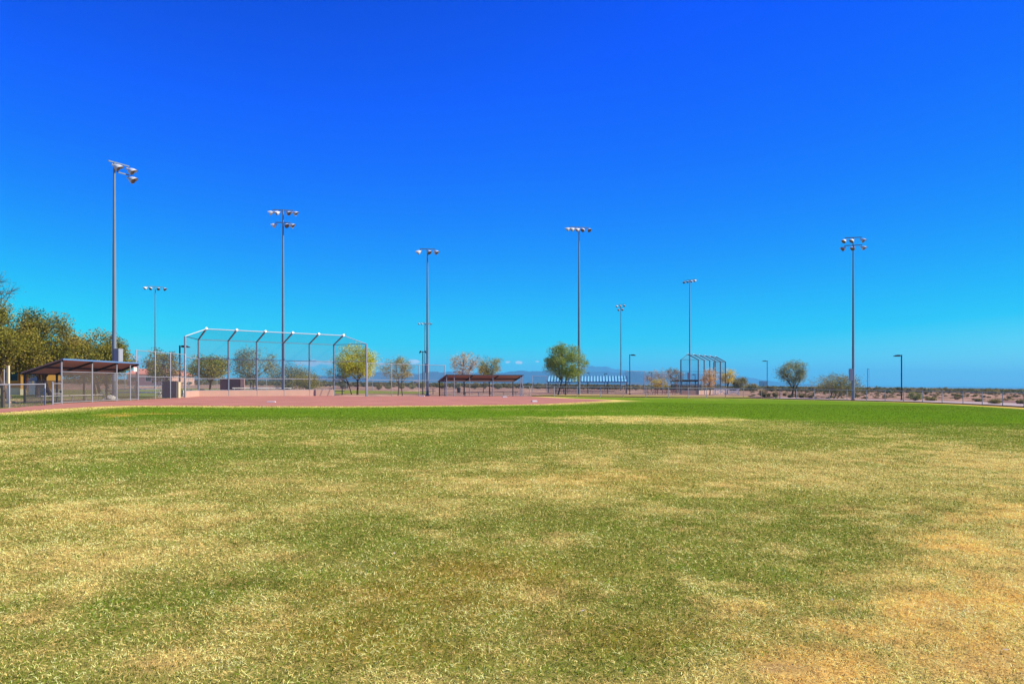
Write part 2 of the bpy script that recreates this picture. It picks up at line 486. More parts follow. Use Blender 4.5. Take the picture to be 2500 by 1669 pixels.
def turf(x, y):
    """weights of straw, orange, brown, soil, vivid green at ground points"""
    wx = x + (fbm(x / 2.2, y / 2.2, 51) - .5) * 2.4 * np.clip(y / 14, .3, 2.2); wy = y + (fbm(x / 2.2, y / 2.2, 77) - .5) * 2.4 * np.clip(y / 12, .25, 3)
    W = {'s': np.zeros_like(x), 'o': np.zeros_like(x), 'b': np.zeros_like(x), 'd': np.zeros_like(x), 'v': np.zeros_like(x)}
    for (cx, cy, rx, ry, k, w) in BLW:
        q = ((wx - cx) / rx) ** 2 + ((wy - cy) / ry) ** 2
        W[k] = np.maximum(W[k], w * np.exp(-q * .9))
    n1 = fbm(x / 5.5, y / 7.5, 5, 5); n2 = fbm(x / .9, y / 1.1, 9, 4); n3 = fbm(x / .25, y / .25, 13, 3)
    near = 1 - sstep(16, 40, y)
    dry = sstep(.43, .65, .40 * n1 + .30 * n2 + .30 * n3) * (.18 + .64 * near)
    W['s'] = np.clip(np.maximum(W['s'] * (.30 + .7 * n2 + .55 * sstep(.35, .65, n3)), dry) - .45 * W['v'], 0, 1)
    W['b'] = np.clip(W['b'] * (.5 + .9 * n2), 0, 1); W['o'] = np.clip(W['o'] * (.65 + .5 * n2), 0, 1); W['d'] = np.clip(W['d'] * sstep(.35, .7, n2 * .6 + n3 * .4) * 1.3, 0, 1)
    W['v'] = np.clip(np.maximum(W['v'], (1 - near) * .75) - .5 * W['o'], 0, 1)
    # worn dry strip running off to the lower right
    a_, b_ = np.array((9.2, 12.4)), np.array((.65, 4.0)); d_ = (b_ - a_) / np.linalg.norm(b_ - a_)
    sdist = (wx - a_[0]) * (-d_[1]) + (wy - a_[1]) * d_[0]
    dk = sstep(-.6, .9, sdist + (n2 - .5) * 1.3 + (n3 - .5) * .8) * (y < 26)
    W['s'] = np.maximum(W['s'], dk * (.62 + .4 * n3)); W['o'] = np.maximum(W['o'], dk * np.clip(sstep(.38, .72, .6 * n2 + .4 * n3) * .62 + sstep(.8, 2.0, sdist) * .15, 0, 1)); W['v'] *= 1 - .75 * dk; W['b'] *= 1 - .8 * dk
    W['d'] = np.maximum(W['d'], dk * sstep(.60, .72, .6 * fbm(x / 1.3, y / 1.3, 31) + .4 * n3) * .9)
    # dry lips along the clay and the outfield fence
    e = dist_poly(x, y, poly[2:2 + len(lowc) + 3]); lip = np.exp(-(e / (1.3 + 1.2 * n1)) ** 2) * (y > 20)
    W['s'] = np.maximum(W['s'], lip * .95); W['v'] *= 1 - lip
    e2 = dist_poly(x, y, fnp); l2 = np.exp(-(e2 / (.8 + 1.6 * n1)) ** 2)
    W['o'] = np.maximum(W['o'], l2 * .7 * (x > 41)); W['s'] = np.maximum(W['s'], l2 * .8)
    return W


CG = np.array((.138, .205, .016)); CV = np.array((.105, .205, .010)); CS = np.array((.90, .64, .21)); CO = np.array((.90, .50, .10)); CB = np.array((.30, .185, .010)); CD = np.array((.26, .15, .085))


def turf_color(x, y, k=1.0):
    W = turf(x, y)
    c = np.tile(CG, (len(x), 1))
    for key, col, a in (('v', CV, 1), ('s', CS, .75), ('b', CB, .85), ('o', CO, .8), ('d', CD, .9)):
        w = (W[key] * a)[:, None]; c = c * (1 - w) + col * w
    return c, W


gy = np.concatenate([np.linspace(-25, 2.6, 12), 2.6 + spaced(0, 93, 420, 3.0)])
gu = np.linspace(0, 1, 420)
GX = []; GY = []
for y in gy:
    if y > fnp[:, 1].max() + 2.5: break
    m_ = [fnp[i, 0] + (fnp[i + 1, 0] - fnp[i, 0]) * (y - fnp[i, 1]) / (fnp[i + 1, 1] - fnp[i, 1]) for i in range(len(fnp) - 1) if (fnp[i, 1] - y) * (fnp[i + 1, 1] - y) <= 0 and fnp[i, 1] != fnp[i + 1, 1]]
    xr = (max(m_) if m_ else (40 if y < 60 else 34)) + .05
    xl = -45 if y < 40 else (-28 if y < 62 else (-28 + (y - 62) * 1.05 if y < 88 else 2.4))
    if y > 57: xl = max(xl, -28)
    if y < 62 and y >= 40: xl = -27.5
    GX.append(xl + (xr - xl) * gu); GY.append(np.full_like(gu, y))
GX = np.array(GX); GY = np.array(GY)
tcx, _ = turf_color(GX.ravel(), GY.ravel())
# under the modelled blades the sheet is thatch and soil
kth = ((1 - sstep(14, 40, GY.ravel())) * .7)[:, None]
tcx = tcx * (1 - kth) + (tcx * .35 + np.array((.19, .14, .045))) * kth
idx = np.arange(GX.size).reshape(GX.shape)
FC = np.stack([idx[:-1, :-1], idx[:-1, 1:], idx[1:, 1:], idx[1:, :-1]], -1).reshape(-1, 4)


def turf_mat():
    m = bpy.data.materials.new('turf'); m.use_nodes = True
    t = m.node_tree; p = t.nodes['Principled BSDF']; p.inputs['Roughness'].default_value = .95; p.inputs['Specular IOR Level'].default_value = 0
    at = N(t, 'ShaderNodeAttribute'); at.attribute_name = 'tint'
    geo = N(t, 'ShaderNodeNewGeometry')
    n = N(t, 'ShaderNodeTexNoise'); n.inputs['Scale'].default_value = 14; n.inputs['Detail'].default_value = 6; n.inputs['Roughness'].default_value = .7; t.links.new(geo.outputs['Position'], n.inputs['Vector'])
    n2 = N(t, 'ShaderNodeTexNoise'); n2.inputs['Scale'].default_value = 2.2; n2.inputs['Detail'].default_value = 5; t.links.new(geo.outputs['Position'], n2.inputs['Vector'])
    f = M_(t, 'ADD', M_(t, 'MULTIPLY', n.outputs[0], 1.1), M_(t, 'MULTIPLY', n2.outputs[0], .7))
    v = N(t, 'ShaderNodeVectorMath', operation='SCALE'); t.links.new(at.outputs['Color'], v.inputs[0]); t.links.new(M_(t, 'ADD', f, .08), v.inputs['Scale'])
    t.links.new(v.outputs[0], p.inputs['Base Color'])
    b = N(t, 'ShaderNodeBump'); b.inputs['Strength'].default_value = .7; b.inputs['Distance'].default_value = .03; t.links.new(n.outputs[0], b.inputs['Height']); t.links.new(b.outputs[0], p.inputs['Normal'])
    return m


tag(npmesh('turf', np.stack([GX, GY, G(GX)], -1).reshape(-1, 3), FC, turf_mat(), col=tcx), 'patchy green and straw coloured outfield turf', kind='structure')


# grass blades
def blades(y0, y1, dens, L, wd, flat=.5):
    n = int(dens * (y1 - y0) * ((y0 + y1) / 2 * 1.5 + 5))
    yy = np.sqrt(NR.uniform(y0 ** 2, y1 ** 2, n)); xx = NR.uniform(-1, 1, n) * (yy * .75 + 2.5)
    keep = ~inside(xx, yy, poly) & (xx < 40); xx = xx[keep]; yy = yy[keep]; n = len(xx)
    W = turf(xx, yy); r = NR.uniform(0, 1, n)
    # bare soil shows where the turf is worn
    k2 = NR.uniform(0, 1, n) > .75 * W['d']; xx = xx[k2]; yy = yy[k2]; n = len(xx); W = {k: v[k2] for k, v in W.items()}; r = r[k2]
    ps = (.26 - .20 * sstep(16, 40, yy)) + .60 * W['s'] + .18 * W['o'] - .12 * W['v']; po = .72 * W['o']; pb = .6 * W['b']
    c = np.where((NR.uniform(0, 1, n) < W['v'])[:, None], CV, CG)
    c = np.where((NR.uniform(0, 1, n) < pb)[:, None], CB, c)
    straw = NR.uniform(0, 1, n) < ps; c = np.where(straw[:, None], CS * 1.08, c)
    org = NR.uniform(0, 1, n) < po; c = np.where(org[:, None], CO, c)
    c = c * NR.uniform(.5, 1.5, n)[:, None] * np.array((1, 1, 1)) + NR.uniform(-.012, .02, (n, 1)) * np.array((1, .6, .2))
    # thin and thick clumps a hand wide: darker dense tufts, lighter sparse ones
    cl = vnoise(xx / .11, yy / .13, 91) * .6 + vnoise(xx / .4, yy / .45, 92) * .4
    c = c * (.48 + 1.12 * cl)[:, None] * np.where(straw, 1.0, .98)[:, None]
    c = np.clip(c, .004, .92)
    ln = L * NR.uniform(.55, 1.3, n) * np.where(straw, 1.15, 1); ww = wd * NR.uniform(.7, 1.3, n)
    az = NR.uniform(0, 2 * np.pi, n); lay = NR.uniform(0, 1, n) < np.where(straw | org, .72, .35)
    til = np.where(lay, NR.uniform(1.05, 1.5, n), NR.uniform(.15 + flat, 1.0 + .45 * flat, n))
    hx, hy = np.cos(az), np.sin(az); sxx, syy = -hy, hx
    z0 = G(xx) + np.where(lay, NR.uniform(0, .022, n), -.003)
    bend = NR.uniform(-.3, .5, n)
    mid = np.stack([xx + hx * np.sin(til) * ln * .5, yy + hy * np.sin(til) * ln * .5, z0 + np.cos(til) * ln * .5], -1)
    t2 = np.clip(til + bend, 0, 1.62)
    tip = mid + np.stack([hx * np.sin(t2), hy * np.sin(t2), np.cos(t2)], -1) * (ln * .5)[:, None]
    side = NR.uniform(-.35, .35, n)[:, None] * ln[:, None] * np.stack([sxx, syy, 0 * sxx], -1)
    tip = tip + side
    s = np.stack([sxx, syy, NR.uniform(-.5, .5, n)], -1) * (ww / 2)[:, None]
    base = np.stack([xx, yy, z0], -1)
    V = np.stack([base - s, base + s, mid + s * .9, mid - s * .9, tip], 1).reshape(-1, 3)
    o = np.arange(n) * 5
    Q = np.stack([o, o + 1, o + 2, o + 3], -1); T = np.stack([o + 3, o + 2, o + 4], -1)
    return V, Q, T, np.repeat(c, 5, 0)


VV = []; QQ = []; TT = []; CC = []; off = 0
for args in ((3.1, 6.0, 7600, .027, .0032, 0.1), (6.0, 10.0, 4200, .030, .0042, .15), (10, 18, 1250, .036, .0068, .3), (18, 34, 330, .046, .012, .5), (34, 66, 80, .06, .02, .7)):
    V, Q, T, C = blades(*args)
    VV.append(V); QQ.append(Q + off); TT.append(T + off); CC.append(C); off += len(V)
tag(npmesh('grass', np.concatenate(VV), [np.concatenate(QQ), np.concatenate(TT)], GRASSM, col=np.concatenate(CC)), 'short green and dry straw grass blades of the outfield', kind='stuff')

# fallen leaves and scraps lying in the grass
LV = []; LF = []; LC = []
for i in range(300):
    y = math.sqrt(rng.uniform(3.6 ** 2, 34 ** 2)); x = rng.uniform(-1, 1) * (y * .75 + 1); s = rng.uniform(.006, .013) * (1 + y / 24); a = rng.uniform(0, 6.28)
    z = G(x) + rng.uniform(.022, .034); h = Vector((math.cos(a), math.sin(a), rng.uniform(-.3, .3))); k = Vector((-math.sin(a), math.cos(a), rng.uniform(-.4, .4)))
    p = Vector((x, y, z)); o = len(LV)
    LV += [p - h * s * 1.6, p - k * s * .7, p + h * s * 1.6, p + k * s * .7]; LF.append((o, o + 1, o + 2, o + 3))
    LC += [rng.choice([(.62, .54, .42), (.6, .42, .2), (.4, .17, .08), (.66, .6, .52), (.55, .42, .14)])] * 4
tag(npmesh('leaf_litter', np.array([tuple(v) for v in LV]), np.array(LF), LEAF, col=np.array(LC)), 'small pale fallen leaves scattered over the outfield grass', kind='stuff')

# ------------------------------------------------------------------ ground patches behind the field
LAWN = mat('park_lawn', (.17, .19, .04), .95, 0, .3, .4, .4, 0, 5)
LAWNDRY = mat('dry_verge', (.34, .27, .08), .95, 0, .3, .5, .4, 0, 5)
PATH = mat('pale_path', (.44, .34, .30), .9, 0, .12, .6, .2)
sheet('lawn', [(-62, 92), (-40, 86), (-30, 92), (-22, 99), (-12, 104), (-14, 128), (-30, 138), (-64, 138)], -.012, LAWN, 'park lawn behind the backstop')
sheet('lawn', [(-60, 62), (-36, 60), (-33, 72), (-36, 84), (-60, 90)], -.012, LAWN, 'park lawn under the trees by the orange building')
sheet('verge', [gp(1300, 966.3), gp(1460, 967.4), gp(1700, 970), gp(1830, 971), gp(1830, 967.5), gp(1700, 965.5), gp(1470, 962.9), gp(1330, 962.7)], -.012, LAWNDRY, 'dry grass verge outside the outfield fence')
sheet('path', [gp(1880, 972.5), gp(1990, 975), gp(2116, 978), gp(2300, 983.5), gp(2448, 990), gp(2600, 1001), gp(2600, 988), gp(2448, 982.3), gp(2300, 978.2), gp(2116, 974.2), gp(1990, 971), gp(1880, 968.5)], -.012, PATH, 'pale path running outside the right outfield fence')

# ------------------------------------------------------------------ mountains
ROCK_HAZE_BLUE = mat('mountain_rock_haze_blue', (.034, .044, .10), .95, 0, .3, .004, 0)  # dark rock tinted blue, painting part of the distance haze into its colour


def ridge(prof, D, depth, seed, label):
    pxs = np.array([p[0] for p in prof], float); tops = np.array([(hz(p[0]) - p[1]) / F * D + EYE for p in prof])
    u = np.linspace(pxs[0], pxs[-1], 260); hh = np.interp(u, pxs, tops)
    hh = hh * (1 + (fbm(u / 14, u * 0, seed) - .5) * .22) ; hh[0] = hh[-1] = 0
    v = np.linspace(-1, 1, 41)
    U, Vv = np.meshgrid(u, v); H, _ = np.meshgrid(hh, v)
    rough = fbm(U / 9, Vv * 3, seed + 4, 5)
    shp = np.clip(1 - np.abs(Vv) ** .9, 0, 1)
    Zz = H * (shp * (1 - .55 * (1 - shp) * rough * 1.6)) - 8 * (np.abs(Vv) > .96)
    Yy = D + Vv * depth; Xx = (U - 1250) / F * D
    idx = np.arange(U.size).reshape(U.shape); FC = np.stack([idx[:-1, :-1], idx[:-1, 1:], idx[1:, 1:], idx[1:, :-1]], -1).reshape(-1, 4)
    tag(npmesh('mountains', np.stack([Xx, Yy, G(Xx) + Zz], -1).reshape(-1, 3), FC, ROCK_HAZE_BLUE, smooth=False), label, kind='structure')


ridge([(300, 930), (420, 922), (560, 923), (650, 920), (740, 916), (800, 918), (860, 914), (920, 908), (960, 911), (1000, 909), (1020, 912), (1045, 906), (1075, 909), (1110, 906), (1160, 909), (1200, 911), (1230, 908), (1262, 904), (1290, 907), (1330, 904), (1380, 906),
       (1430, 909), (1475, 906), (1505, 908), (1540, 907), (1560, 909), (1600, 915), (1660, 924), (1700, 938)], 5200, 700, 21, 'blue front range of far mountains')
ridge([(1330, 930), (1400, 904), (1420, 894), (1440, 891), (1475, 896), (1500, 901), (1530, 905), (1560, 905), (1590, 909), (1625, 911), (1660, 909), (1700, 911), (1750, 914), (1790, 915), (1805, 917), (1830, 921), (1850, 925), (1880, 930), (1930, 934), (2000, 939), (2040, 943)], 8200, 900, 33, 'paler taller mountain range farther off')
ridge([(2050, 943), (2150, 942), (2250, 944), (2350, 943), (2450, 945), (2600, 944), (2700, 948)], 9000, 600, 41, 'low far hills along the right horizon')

# ------------------------------------------------------------------ light poles
def lamp(parent, base, az, tilt, size=1.0, arm_z=.22):
    """floodlight hanging below the cross arm at base, aimed az (deg from +x), tilted down"""
    size *= .82
    T = Matrix.Translation(base + Vector((0, 0, -arm_z))) @ Matrix.Rotation(R(az), 4, 'Z') @ Matrix.Rotation(R(tilt), 4, 'Y') @ Matrix.Scale(size, 4)
    b = MB(T)
    b.lathe([(.001, -.18), (.09, -.18), (.10, -.02), (.15, .04), (.27, .20), (.335, .42), (.335, .46)], 16)
    # visor over the upper rim
    vs = []; fs = []; n = 9
    for k in range(n):
        t = math.pi * (k / (n - 1)) - 0
        e = .26 * math.sin(t) ** .7
        for r, x in ((.335, .45), (.345, .45 + e)):
            vs.append((x, r * math.cos(t), r * math.sin(t)))
    for k in range(n - 1):
        fs.append((2 * k, 2 * k + 1, 2 * k + 3, 2 * k + 2))
    b.add(vs, fs)
    o = b.build('floodlight', LAMPGREY, parent, True)
    l = MB(T); l.lathe([(.001, .39), (.15, .41), (.325, .43)], 16); l.build('lens', LENS, o, True)
    k = MB(); k.tube([base, T @ Vector((-.05, 0, .06))], .03, 6); k.build('bracket', POLE, o)


def light_pole(px, base_py, top_py, arms, label, box=None, d=None, r0=.19, r1=.085, size=1.0):
    P = gd(px, d) if d else gp(px, base_py)
    h = height_at(px, top_py, P.y); r0 *= .84; r1 *= .84
    t = thing('light_pole', label, 'light pole', P, 0, 'tall floodlight poles around the ball fields')
    b = MB(); b.tube([(0, 0, -.3), (0, 0, h * .33), (0, 0, h * .33), (0, 0, h * .66), (0, 0, h * .66), (0, 0, h)], [r0, r0 * .82 + r1 * .18, r0 * .78 + r1 * .2, r0 * .5 + r1 * .5, r0 * .46 + r1 * .5, r1], 12)
    b.build('pole', POLE, t, True)
    c = MB(); c.tube([(0, 0, -.3), (0, 0, .12)], r0 * 1.5, 12); c.build('footing', CONC, t)
    for (dz, az, L, lamps, *sh) in arms:
        dv = Vector((math.cos(R(az)), math.sin(R(az)), 0))
        A = MB(); e0 = sh[0] if sh else -1; A.bar(Vector((0, 0, h + dz)) + dv * L / 2 * e0, Vector((0, 0, h + dz)) + dv * L / 2, .09, .09); A.build('crossarm', POLE, t)
        for (s, la, ti) in lamps:
            lamp(t, Vector((0, 0, h + dz - .045)) + dv * L / 2 * s, la, ti, size)
    if box:
        z0, w, hh, az, off = box
        dv = Vector((math.cos(R(az)), math.sin(R(az)), 0))
        q = Matrix.Rotation(R(az), 3, 'Z')
        B = MB(); B.box(dv * off + Vector((0, 0, z0 + hh / 2)), (w, w * .9, hh), q); B.box(dv * off + Vector((0, 0, z0 + hh + .02)), (w * 1.06, w, .04), q); B.box(dv * (off + w / 2 + .012) + Vector((0, 0, z0 + hh * .5)), (.02, w * .7, hh * .88), q)
        B.build('electrical_box', BOXGREY, t)
    return t


light_pole(279, 973, 395, [(-.05, 62, 2.6, [(-.02, 12, 30), (.95, 6, 30)], -.4), (-.78, 62, 2.6, [(1.0, 0, 26)], .2)],
           'tallest looking light pole behind the brown roofed dugout with four lamps in profile', box=(2.85, .5, 1.2, -18, .42), r0=.2, r1=.1, size=1.12)
light_pole(691, 963, 512, [(-.05, 8, 2.35, [(-.98, 178, 18), (-.36, -150, 25), (.36, -25, 24), (.98, -2, 20)]), (-1.5, 8, 1.7, [(-.95, 175, 20), (.32, -45, 26), (.95, -8, 20)])],
           'light pole with seven lamps on two crossarms standing behind the large backstop', r0=.2, r1=.1)
light_pole(1043.5, 966, 607, [(-.05, 4, 1.75, [(-.95, -165, 30), (.05, -45, 32), (.95, -25, 30)])],
           'light pole with three lamps standing between the backstop and the low brown dugout', box=(2.75, .42, 1.05, -95, .33), r0=.19)
light_pole(1413.5, 963, 554, [(-.05, 12, 2.9, [(-1, -176, 22), (-.52, -170, 22), (0.02, -165, 26), (.5, -120, 30), (.98, -60, 30)])],
           'light pole with a row of five lamps rising behind the round green tree', r0=.24, r1=.1, size=1.15)
light_pole(2083, 976, 579, [(-.05, -14, 1.9, [(-.95, -150, 32), (.0, -155, 32), (.95, -50, 34)]), (-1.0, -14, 2.0, [(-.95, -165, 28), (.08, -145, 32), (.95, -45, 30)])],
           'light pole with two rows of three lamps standing by the right outfield fence', box=(2.4, .38, 1.4, 180, .28))
light_pole(379, None, 699, [(-.05, 30, 2.9, [(-1, -125, 28), (-.45, -90, 30), (.35, -60, 28), (1, -30, 26)])],
           'distant light pole with four lamps left of the large backstop', d=138, size=1.1)
light_pole(1037.5, None, 787, [(-.05, 6, 3.2, [(-1, -120, 28), (-.5, -120, 28), (0.1, -90, 28), (.5, -60, 28), (1, -40, 26)])],
           'small distant light pole with a short lamp row beside a nearer three lamp pole', d=225, size=1.1, r0=.22, r1=.12)
light_pole(1516, None, 743, [(-.05, -40, 2.2, [(-1, -140, 28), (0, -130, 28), (1, -110, 28)]), (-1.1, -40, 1.4, [(-.9, -120, 28), (.7, -100, 28)])],
           'distant light pole with lamps bunched in two rows above the blue roofed dugout', d=205, size=1.1, r0=.22, r1=.12)
light_pole(1684, None, 683, [(-.05, -52, 3.6, [(-1, -100, 28), (-.3, -120, 28), (.4, -140, 28), (1, -150, 28)])],
           'light pole rising through the smaller distant backstop with four lamps in a slanting row', d=178, box=(3.0, .42, 1.6, 180, .3), size=1.1, r0=.22, r1=.11)


# ------------------------------------------------------------------ street lamps
def street_lamp(px, base_py, top_py, az, label, d=None, double=False, head=.75, pw=.11):
    P = gd(px, d) if d else gp(px, base_py)
    h = height_at(px, top_py, P.y)
    t = thing('street_lamp', label, 'street lamp', P, 0, 'shoebox street lamps along the park paths')
    b = MB(); b.box((0, 0, h / 2 - .15), (pw, pw, h + .3)); b.box((0, 0, .05), (pw * 2.4, pw * 2.4, .1)); b.build('pole', DARKPOST, t)
    for a in ((az, az + 180) if double else (az,)):
        T = Matrix.Rotation(R(a), 4, 'Z')
        k = MB(T)
        k.bar((pw / 2, 0, h - .09), (pw / 2 + .22, 0, h - .09), .07, .07)
        # wedge shaped head, thick at the arm and thin at the tip
        x0, x1 = pw / 2 + .18, pw / 2 + .18 + head
        w = .2; z0 = h - .20
        vs = [(x0, -w, z0), (x0, w, z0), (x0, w, h + .0), (x0, -w, h + .0), (x0 + head * .55, -w, h + .0), (x0 + head * .55, w, h + .0), (x1, -w, z0 + .05), (x1, w, z0 + .05), (x1, -w, z0), (x1, w, z0)]
        if double:
            vs = [(x, y, z + (-.12 if i in (6, 7, 8, 9) else .05)) for i, (x, y, z) in enumerate(vs)]
        k.add(vs, [(0, 3, 2, 1), (3, 4, 5, 2), (4, 6, 7, 5), (6, 8, 9, 7), (0, 1, 9, 8), (0, 8, 6, 4, 3), (1, 2, 5, 7, 9)])
        k.build('lamp_head', DARKPOST, t)
        g = MB(T); g.box(((x0 + x1) / 2, 0, z0 - (.12 if double else .006)), (head * .7, w * 1.5, .008)); g.build('lens', LENS, t)
    return t


street_lamp(439, 967, 843, 0, 'dark street lamp behind the left post of the large backstop', head=.7)
street_lamp(1032.3, 960.5, 857, 0, 'twin headed street lamp above the dark picnic table', double=True, head=.28)
street_lamp(1537.5, 962, 865, 0, 'street lamp with its head to the right beside the blue roofed dugout')
street_lamp(1873, 958, 880, 180, 'street lamp with its head to the left beside the multi stemmed tree', head=1.0)
street_lamp(2201, 975.7, 866, 180, 'street lamp at the far right of the outfield fence')
street_lamp(1476, None, 911, 0, 'small far street lamp showing over the middle of the blue dugout roof', d=215, head=.6)
street_lamp(1438, None, 909, 180, 'tiny far street lamp over the left half of the blue dugout roof', d=240, head=.5)
street_lamp(1590, None, 908, 180, 'far street lamp in front of the leafless tan tree beside the small backstop', d=170, head=.6)
street_lamp(1697, None, 913, 180, 'far street lamp seen through the small backstop', d=190, head=.6)

# twin post frame at right
P = gp(2118, 957); d_ = P.y
t = thing('post_frame', 'slim twin post frame standing in the scrub right of the lamp pole', 'post frame', P)
hh = height_at(2118, 899.5, d_)
b = MB(); b.tube([(0, 0, -.3), (0, 0, hh)], .07, 8); b.build('post', DARKPOST, t)
b = MB(); b.tube([(.48, 0, -.3), (.48, 0, hh)], .045, 8); b.build('post', GALV, t)
b = MB(); b.tube([(.07, 0, hh - .06), (.44, 0, hh - .06)], .05, 6); b.build('crossbar', DARKPOST, t)

# ------------------------------------------------------------------ fences
def fence(pts, h, label, posts=None, mid=None, rail_r=.03, post_r=.038, m=None, bottom=None, group=None, name='chain_link_fence', sag=0.0):
    """chain link fence along ground points"""
    O = Vector(pts[0]); t = thing(name, label, 'fence', O, 0, group)
    L = [Vector(p) - O for p in pts]
    up = Vector((0, 0, h))
    b = MB()
    for i in range(len(L) - 1): b.tube([L[i] + up, L[i + 1] + up], rail_r, 6, False)
    b.build('top_rail', GALV, t, True)
    if mid:
        b = MB()
        for i in range(len(L) - 1): b.tube([L[i] + Vector((0, 0, mid)), L[i + 1] + Vector((0, 0, mid))], rail_r * .9, 6, False)
        b.build('middle_rail', GALV, t, True)
    for i, p in enumerate(L):
        if posts is None or i in posts:
            b = MB(); b.tube([p + Vector((0, 0, -.3)), p + up + Vector((0, 0, .03)), p + up + Vector((0, 0, .06))], [post_r, post_r, post_r * .4], 8); b.build('post', GALV, t, True)
    b = MB()
    for i in range(len(L) - 1): b.quad(L[i] + Vector((0, 0, .03)), L[i + 1] + Vector((0, 0, .03)), L[i + 1] + up * .995, L[i] + up * .995)
    b.build('wire_mesh', m or MESH, t)
    if bottom:
        b = MB()
        for i in range(len(L) - 1): b.bar(L[i] + Vector((0, .06, .03)), L[i + 1] + Vector((0, .06, .03)), .10, bottom)
        b.build('mow_strip', BARK, t)
    return t


fence(fence_pts, 1.24, 'long waist high chain link fence curving round the right outfield', bottom=.16)
fence([Vector((-28.5, 45.0, G(-28.5))), Vector((-27.0, 39.6, G(-27))), Vector((-25.7, 35.0, G(-25.7))), Vector((-24.6, 30, G(-24.6)))], 1.26, 'waist high chain link fence at the left edge in front of the orange building', mid=None)
# gate beside the left dugout
def gate(a, b_, h, label):
    O = Vector(a); t = thing('gate', label, 'gate', O); L = Vector(b_) - O; dv = L.normalized()
    for p in (Vector((0, 0, 0)), L):
        b = MB(); b.tube([p + Vector((0, 0, -.3)), p + Vector((0, 0, h + .12))], .04, 8); b.build('post', GALV, t, True)
    p0 = dv * .10; p1 = L - dv * .10
    b = MB()
    for q in ([p0 + Vector((0, 0, .1)), p0 + Vector((0, 0, h))], [p1 + Vector((0, 0, .1)), p1 + Vector((0, 0, h))]): b.tube(q, .024, 6)
    for z in (.1, h * .52, h): b.tube([p0 + Vector((0, 0, z)), p1 + Vector((0, 0, z))], .022, 6)
    fr = b.build('gate_frame', GALV, t, True)
    b = MB(); b.quad(p0 + Vector((0, 0, .1)), p1 + Vector((0, 0, .1)), p1 + Vector((0, 0, h)), p0 + Vector((0, 0, h))); b.build('wire_mesh', MESH, fr)
    b = MB(); b.box(p1 - dv * .06 + Vector((0, -.03, h * .6)), (.09, .06, .14)); b.build('latch', DARKPOST, fr)


gate(gp(128.5, 988), gp(151, 986.3), 1.3, 'narrow chain link gate beside the front corner of the nearest dugout')
fence([gp(333, 976.4), gp(379, 974.5), gp(416, 972.9), gp(452, 971.2)], 3.85, 'tall chain link fence joining the left dugout to the large backstop', mid=1.82, rail_r=.026, post_r=.04)
fence([gp(897, 967.6), gp(956, 966.8), gp(1023, 966.6), gp(1086, 966.5)], 3.65, 'tall chain link fence between the large backstop and the far brown dugout', mid=1.83, rail_r=.03, post_r=.045)
fence([gp(1278, 966.8), gp(1293, 966.9)], 1.24, 'short chain link fence piece right of the far brown dugout', post_r=.04)
fence([gd(1527, 128), gd(1573, 129), gd(1617, 130), gd(1659, 131)], 3.95, 'tall far chain link fence between the blue roofed dugout and the small backstop', mid=1.8, rail_r=.035, post_r=.05)
fence([gd(395, 118), gd(460, 120), gd(530, 122), gd(590, 124), gd(650, 126), gd(715, 128), gd(780, 130), gd(845, 132), gd(910, 134)], 2.0, 'far chain link fence crossing the park lawn behind the backstop', rail_r=.03, post_r=.04)
fence([gd(1300, 135), gd(1335, 136), gd(1365, 137)], 3.0, 'far chain link fence piece left of the blue roofed dugout', rail_r=.03, post_r=.04)
fence([Vector((-52, 74, G(-52))), Vector((-47, 77, G(-47))), Vector((-42, 80, G(-42))), Vector((-38, 84, G(-38))), Vector((-35, 90, G(-35)))], 2.0, 'far chain link fence seen through the nearest dugout', rail_r=.03, post_r=.035)


